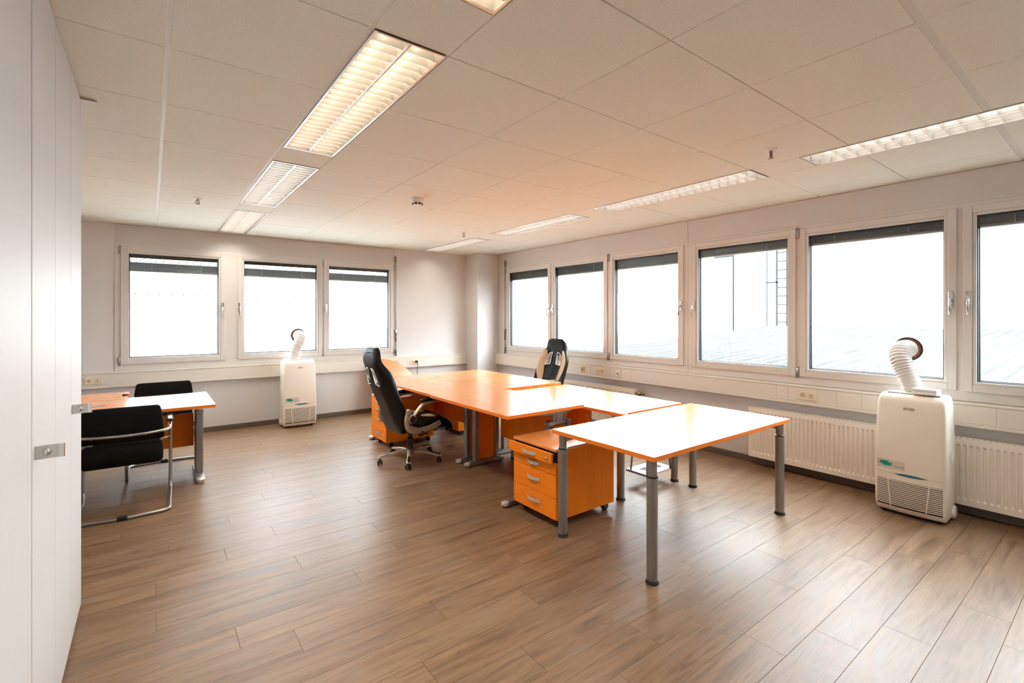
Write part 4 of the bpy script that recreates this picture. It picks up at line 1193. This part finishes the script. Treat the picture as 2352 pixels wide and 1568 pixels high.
    for k in range(5):
        a = base_rz + 2 * PI * k / 5; R = Matrix.Rotation(a, 4, 'Z')
        b = MB(); bm = b.bm; V = []
        for x, hw_, zt, zb in ((.030, .026, .122, .088), (.12, .021, .117, .090), (.22, .019, .100, .078), (.300, .022, .084, .066), (.322, .016, .078, .066)):
            V.append([bm.verts.new(R @ Vector(q)) for q in ((x, -hw_, zb), (x, hw_, zb), (x, hw_, zt - .006), (x, hw_ * .6, zt), (x, -hw_ * .6, zt), (x, -hw_, zt - .006))])
        for A, C in zip(V, V[1:]):
            for j in range(6): bm.faces.new((A[j], A[(j + 1) % 6], C[(j + 1) % 6], C[j]))
        bm.faces.new(list(reversed(V[0]))); bm.faces.new(V[-1])
        arm_ = b.done('base_arm', 'champ', root, 'auto')
        b = MB(); bm = b.bm; V = []
        for x, hw_, z in ((.205, .006, .1055), (.225, .016, .1025), (.30, .019, .0865), (.318, .013, .081)):
            V.append([bm.verts.new(R @ Vector(q)) for q in ((x, -hw_, z - .006), (x, hw_, z - .006), (x, hw_ * .8, z), (x, -hw_ * .8, z))])
        for A, C in zip(V, V[1:]):
            for j in range(4): bm.faces.new((A[j], A[(j + 1) % 4], C[(j + 1) % 4], C[j]))
        bm.faces.new(list(reversed(V[0]))); bm.faces.new(V[-1])
        b.done('foot_grip', 'blackp', arm_)
        c = R @ Vector((.305, 0, 0)); sw = Matrix.Translation(c) @ Matrix.Rotation(a + .7 + k, 4, 'Z')
        b = MB(); b.box(-.030, .012, -.012, .012, .030, .066, .005, 2, mat=sw); cs = b.done('caster', 'blackp', root, 'auto')
        b = MB()
        for sy in (-1, 1):
            t = MB(); t.lathe([(.008, sy * .008 - .007), (.024, sy * .014 - .007), (.027, sy * .014), (.024, sy * .014 + .007), (.008, sy * .014 + .008)], c=(-.012, 0, .027), n=16, axis='Y')
            bmesh.ops.transform(t.bm, matrix=sw, verts=t.bm.verts[:]); b._merge(t.bm)
        b.done('caster_wheels', 'blackp', cs, 'auto')
    return root
gaming_chair((2.085, 4.453, 0), math.radians(2), math.radians(-117.2 - 2), 'black gaming chair with champagne armrests seen from the side at the desk', True)
gaming_chair((3.965, 4.700, 0), math.radians(188), .3, 'cream and black gaming chair facing the camera behind the far desk', True)

# ================================================================== PORTABLE AIR CONDITIONERS (front = local -y)
def lin(tab, z):
    if z <= tab[0][0]: return tab[0][1]
    for (a, va), (c, vc) in zip(tab, tab[1:]):
        if z <= c: return va + (vc - va) * (z - a) / (c - a)
    return tab[-1][1]
AW = [(.02, .196), (.05, .204), (.30, .205), (.60, .202), (.80, .196), (.855, .190), (.874, .182)]
AY = [(.02, .030), (.035, .012), (.06, .004), (.12, .0), (.30, .002), (.60, .014), (.80, .028), (.835, .034), (.858, .048), (.874, .075)]
def af(x, z, off=0.0):
    w = lin(AW, z); t = min(1, abs(x) / w)
    return Vector((x, lin(AY, z) - .020 * (1 - t * t) - off, z))
def text_mesh(txt, size, name, grow=0.0):
    cu = bpy.data.curves.new('lettering', 'FONT'); cu.body = txt; cu.size = size; cu.align_x = 'CENTER'; cu.align_y = 'CENTER'; cu.resolution_u = 4; cu.offset = grow; cu.space_character = 1.06
    ob = bpy.data.objects.new('lettering', cu); COL.objects.link(ob)
    dg = bpy.context.evaluated_depsgraph_get(); me = bpy.data.meshes.new_from_object(ob.evaluated_get(dg)); me.name = name
    bpy.data.objects.remove(ob); bpy.data.curves.remove(cu); return me
def air_con(loc, rz, label, hose_pts, hose_r):
    root = empty('air_conditioner', loc, rz, label, 'air conditioner')
    D = .285
    b = MB(); bm = b.bm; rows = []
    for z in (.02, .028, .045, .075, .12, .2, .3, .45, .6, .72, .80, .835, .858, .874):
        w = lin(AW, z); ring = []
        rc = .026
        for k in range(17):
            x = -w + rc + (2 * w - 2 * rc) * k / 16
            ring.append(Vector((x, af(x, z).y, z)))
        ye_ = af(w - rc, z).y
        for a in (20, 45, 70, 90): ring.append(Vector((w - rc + rc * math.sin(math.radians(a)), ye_ + rc * (1 - math.cos(math.radians(a))), z)))
        for a in (0, 45, 90): ring.append(Vector((w - .04 + .04 * math.cos(math.radians(a)), D - .04 + .04 * math.sin(math.radians(a)), z)))
        for a in (90, 45, 0): ring.append(Vector((-w + .04 - .04 * math.cos(math.radians(a)), D - .04 + .04 * math.sin(math.radians(a)), z)))
        for a in (90, 70, 45, 20): ring.append(Vector((-w + rc - rc * math.sin(math.radians(a)), ye_ + rc * (1 - math.cos(math.radians(a))), z)))
        rows.append([bm.verts.new(v) for v in ring])
    n = len(rows[0])
    for A, C in zip(rows, rows[1:]):
        for j in range(n): bm.faces.new((A[j], A[(j + 1) % n], C[(j + 1) % n], C[j]))
    bm.faces.new(list(reversed(rows[0]))); bm.faces.new(rows[-1])
    body = b.done('body', 'ac', root, 'auto')
    # front grille: dark sheet painted as inner shade, slats and two dividers
    def strip(mb, x0, x1, z0, z1, off, nn=14, dz=0.0):
        bm_ = mb.bm; nr_ = max(1, int((z1 - z0) / .012))
        G_ = [[bm_.verts.new(af(x0 + (x1 - x0) * k / nn, z0 + (z1 - z0) * q / nr_, off)) for k in range(nn + 1)] for q in range(nr_ + 1)]
        for P, Q in zip(G_, G_[1:]):
            for k in range(nn): bm_.faces.new((P[k], P[k + 1], Q[k + 1], Q[k]))
    b = MB(); strip(b, -.186, .186, .062, .256, .0015); grille = b.done('front_grille', 'acdark', root)
    ns = 14
    for k in range(ns):
        z = .066 + (.190 - .004) * k / ns
        b = MB(); bm_ = b.bm; R = []
        for q in range(17):
            x = -.186 + .372 * q / 16
            R.append([bm_.verts.new(v) for v in (af(x, z + .0066, .0012), af(x, z + .0076, .006), af(x, z + .0136, .006), af(x, z + .0146, .0012))])
        for A, C in zip(R, R[1:]):
            for j in range(3): bm_.faces.new((A[j], A[j + 1], C[j + 1], C[j]))
        b.done('slat', 'ac', grille)
    for s in (-1, 1):
        b = MB(); bm_ = b.bm
        V = [[bm_.verts.new(af(s * (.100 + .018 * t) + dx, .058 + .205 * (t), .0075)) for dx in (-.0035, .0035)] for t in (1, .66, .33, 0)]
        # dividers splay outwards towards the top
        for A, C in zip(V, V[1:]): bm_.faces.new((A[0], A[1], C[1], C[0]))
        b.done('divider', 'ac', grille)
    b = MB(); b.tube([af(-.198 + .396 * k / 20, .302, -.0002) for k in range(21)], .0013, 5); b.done('panel_seam', 'cab_edge', body)
    # blue lens badge
    b = MB(); bm_ = b.bm; P, Q = [], []
    for k in range(21):
        t = -1 + k / 10; x = .012 + .098 * t; h = .0095 * (1 - t * t)
        P.append(bm_.verts.new(af(x, .302 - h, .002))); Q.append(bm_.verts.new(af(x, .302 + h, .002)))
    for k in range(20): bm_.faces.new((P[k], P[k + 1], Q[k + 1], Q[k]))
    bd = b.done('blue_badge', 'blue', root)
    b = MB(); b.tube([af(.012 - .045 + .09 * k / 30, .3005 + .0028 * math.sin(k * 1.7) * (1 if k % 4 else .4), .0022) for k in range(31)], .0006, 4); b.done('badge_script', 'bluel', bd)
    # sticker, teal swirl, two pale print lines
    b = MB(); strip(b, -.190, -.020, .330, .394, .0006, 8); stk = b.done('sticker', 'sticker', root)
    b = MB(); bm_ = b.bm; cx, cz = -.134, .366
    c0 = bm_.verts.new(af(cx, cz, .0012)); ring = [bm_.verts.new(af(cx + .035 * math.cos(a) , cz + .0155 * math.sin(a) - .10 * .035 * math.cos(a), .0012)) for a in [2 * PI * k / 28 for k in range(28)]]
    for k in range(28): bm_.faces.new((c0, ring[k], ring[(k + 1) % 28]))
    for a0 in (0, 60, 120, 180, 240, 300):
        arm = []
        for q in range(7):
            t = q / 6; a = math.radians(a0 + 62 * t); r = .9 + .62 * t; wd_ = .16 * (1 - t)
            arm.append([bm_.verts.new(af(cx + .035 * (r + s) * math.cos(a), cz + .0155 * (r + s) * math.sin(a) - .10 * .035 * r * math.cos(a), .0012)) for s in (-wd_ - .01, wd_ + .01)])
        for A, C in zip(arm, arm[1:]): bm_.faces.new((A[0], A[1], C[1], C[0]))
    b.done('teal_swirl', 'teal', stk)
    for z in (.354, .345):
        for x0, x1 in ((-.078, -.054), (-.049, -.024)):
            b = MB(); strip(b, x0, x1, z, z + .0055, .0011, 3); b.done('print_line', 'tealtext', stk)
    # outlined maker lettering
    for mat, sz, off, nm in (('ink', 1.0, .0010, 'lettering'), ('whitep', .0, .0016, 'lettering_fill')):
        me = text_mesh('argo', .031, nm, .0016 if nm == 'lettering' else -.0002)
        for v in me.vertices:
            x, z = v.co.x, v.co.y
            q = af(x * 1.05, .782 + z, off); v.co = q
        me.materials.clear(); me.materials.append(M[mat])
        if nm == 'lettering': outline = link(bpy.data.objects.new(nm, me), root)
        else: link(bpy.data.objects.new(nm, me), outline)
    # top outlet
    tg = MB().box(-.150, .150, .105, .150, .872, .878).done('top_outlet', 'acdark', root)
    for y in (.108, .124, .142): MB().box(-.150, .150, y, y + .008, .876, .886, .002, mat=None).done('outlet_slat', 'ac_side', tg)
    for x in (-.152, -.075, 0, .075, .150): MB().box(x - .003, x + .003, .104, .152, .874, .887, .001).done('outlet_rib', 'ac_side', tg)
    MB().box(-.105, .085, .070, .098, .873, .8755, .001).done('touch_strip', 'ac_side', root)
    # side grips, wheels, base
    for s in (-1, 1):
        b = MB(); b.lathe([(.001, 0), (.030, .002), (.034, .008), (.0, .010)], n=18, axis='X')
        bmesh.ops.transform(b.bm, matrix=Matrix.Translation((s * .200, .15, .46)) @ Matrix.Diagonal((s * 1.0, 1.2, 1.5, 1)), verts=b.bm.verts[:]); b.done('side_grip', 'ac_side', root, 'auto')
        b = MB(); b.lathe([(.001, .012), (.040, .010), (.048, 0), (.048, -.03)], n=20, axis='X')
        bmesh.ops.transform(b.bm, matrix=Matrix.Translation((s * .205, .215, .056)) @ Matrix.Diagonal((s * 1.0, 1, 1, 1)), verts=b.bm.verts[:]); b.done('wheel_cover', 'ac_side', root, 'auto')
        for y in (.05, .235): MB().cyl((s * .15 - .012, y, .018), (s * .15 + .012, y, .018), .018, n=14).done('caster', 'blackp', root, 'auto')
    MB().box(-.18, .18, .035, .265, .012, .024).done('base_tray', 'blackp', root)
    # exhaust hose: closely ribbed tube, points given in world space
    mw = (Matrix.Translation(loc) @ Matrix.Rotation(rz, 4, 'Z')).inverted()
    P = [Vector(p) for p in hose_pts]
    def cr(t):
        n_ = len(P) - 1; i = min(int(t * n_), n_ - 1); u = t * n_ - i
        p0, p1, p2, p3 = P[max(i - 1, 0)], P[i], P[i + 1], P[min(i + 2, n_)]
        return .5 * ((2 * p1) + (p2 - p0) * u + (2 * p0 - 5 * p1 + 4 * p2 - p3) * u * u + (3 * p1 - p0 - 3 * p2 + p3) * u ** 3)
    dense = [cr(k / 200) for k in range(201)]; acc = [0.0]
    for a, c in zip(dense, dense[1:]): acc.append(acc[-1] + (c - a).length)
    tot = acc[-1]; rib = .0195; nr = int(tot / rib)
    pts, rs = [], []
    def at(s):
        for k in range(200):
            if acc[k + 1] >= s: return dense[k].lerp(dense[k + 1], (s - acc[k]) / max(1e-9, acc[k + 1] - acc[k]))
        return dense[-1]
    for k in range(nr):
        for t, r in ((.0, .985), (.25, .90), (.55, .90), (.82, .985), (.92, 1.0)):
            pts.append(mw @ at((k + t) * tot / nr)); rs.append(hose_r * r)
    MB().tube(pts, rs, 24).done('exhaust_hose', 'hose', root, 'auto')
    MB().lathe([(hose_r * 1.12, .868), (hose_r * 1.12, .884), (hose_r * .98, .890)], c=tuple(mw @ P[0])[:2] + (0,), n=24).done('hose_collar', 'hose', root, 'auto')
    return root
air_con((4.352, 1.017, 0), -PI / 2, 'large-looking white portable air conditioner by the window wall radiator',
        [(4.560, 1.035, .880), (4.562, 1.055, .950), (4.568, 1.090, 1.040), (4.590, 1.122, 1.125), (4.650, 1.132, 1.185), (4.730, 1.130, 1.195), (4.815, 1.127, 1.192)], .068)
air_con((1.580, 6.708, 0), 0, 'small-looking white portable air conditioner at the back wall',
        [(1.545, 6.915, .880), (1.552, 6.915, .950), (1.575, 6.918, 1.030), (1.612, 6.930, 1.110), (1.636, 6.968, 1.180), (1.642, 7.040, 1.196), (1.642, 7.135, 1.192)], .068)
# white control box lying on the large unit
cbx = empty('control_box', (4.447, .940, .8875), math.radians(-96), 'white control box lying on top of the large-looking air conditioner', 'control box')
MB().box(-.073, .073, -.045, .045, 0, .022, .005, 2).done('lower_shell', 'whitep', cbx, 'auto')
MB().box(-.072, .072, -.044, .044, .0225, .042, .005, 2).done('upper_shell', 'whitep', cbx, 'auto')
for x in (-.055, .055): MB().box(x - .009, x + .009, .016, .024, .042, .0428).done('button', 'ac', cbx)
MB().box(-.012, .012, -.012, -.006, .042, .0428).done('button', 'ac', cbx)
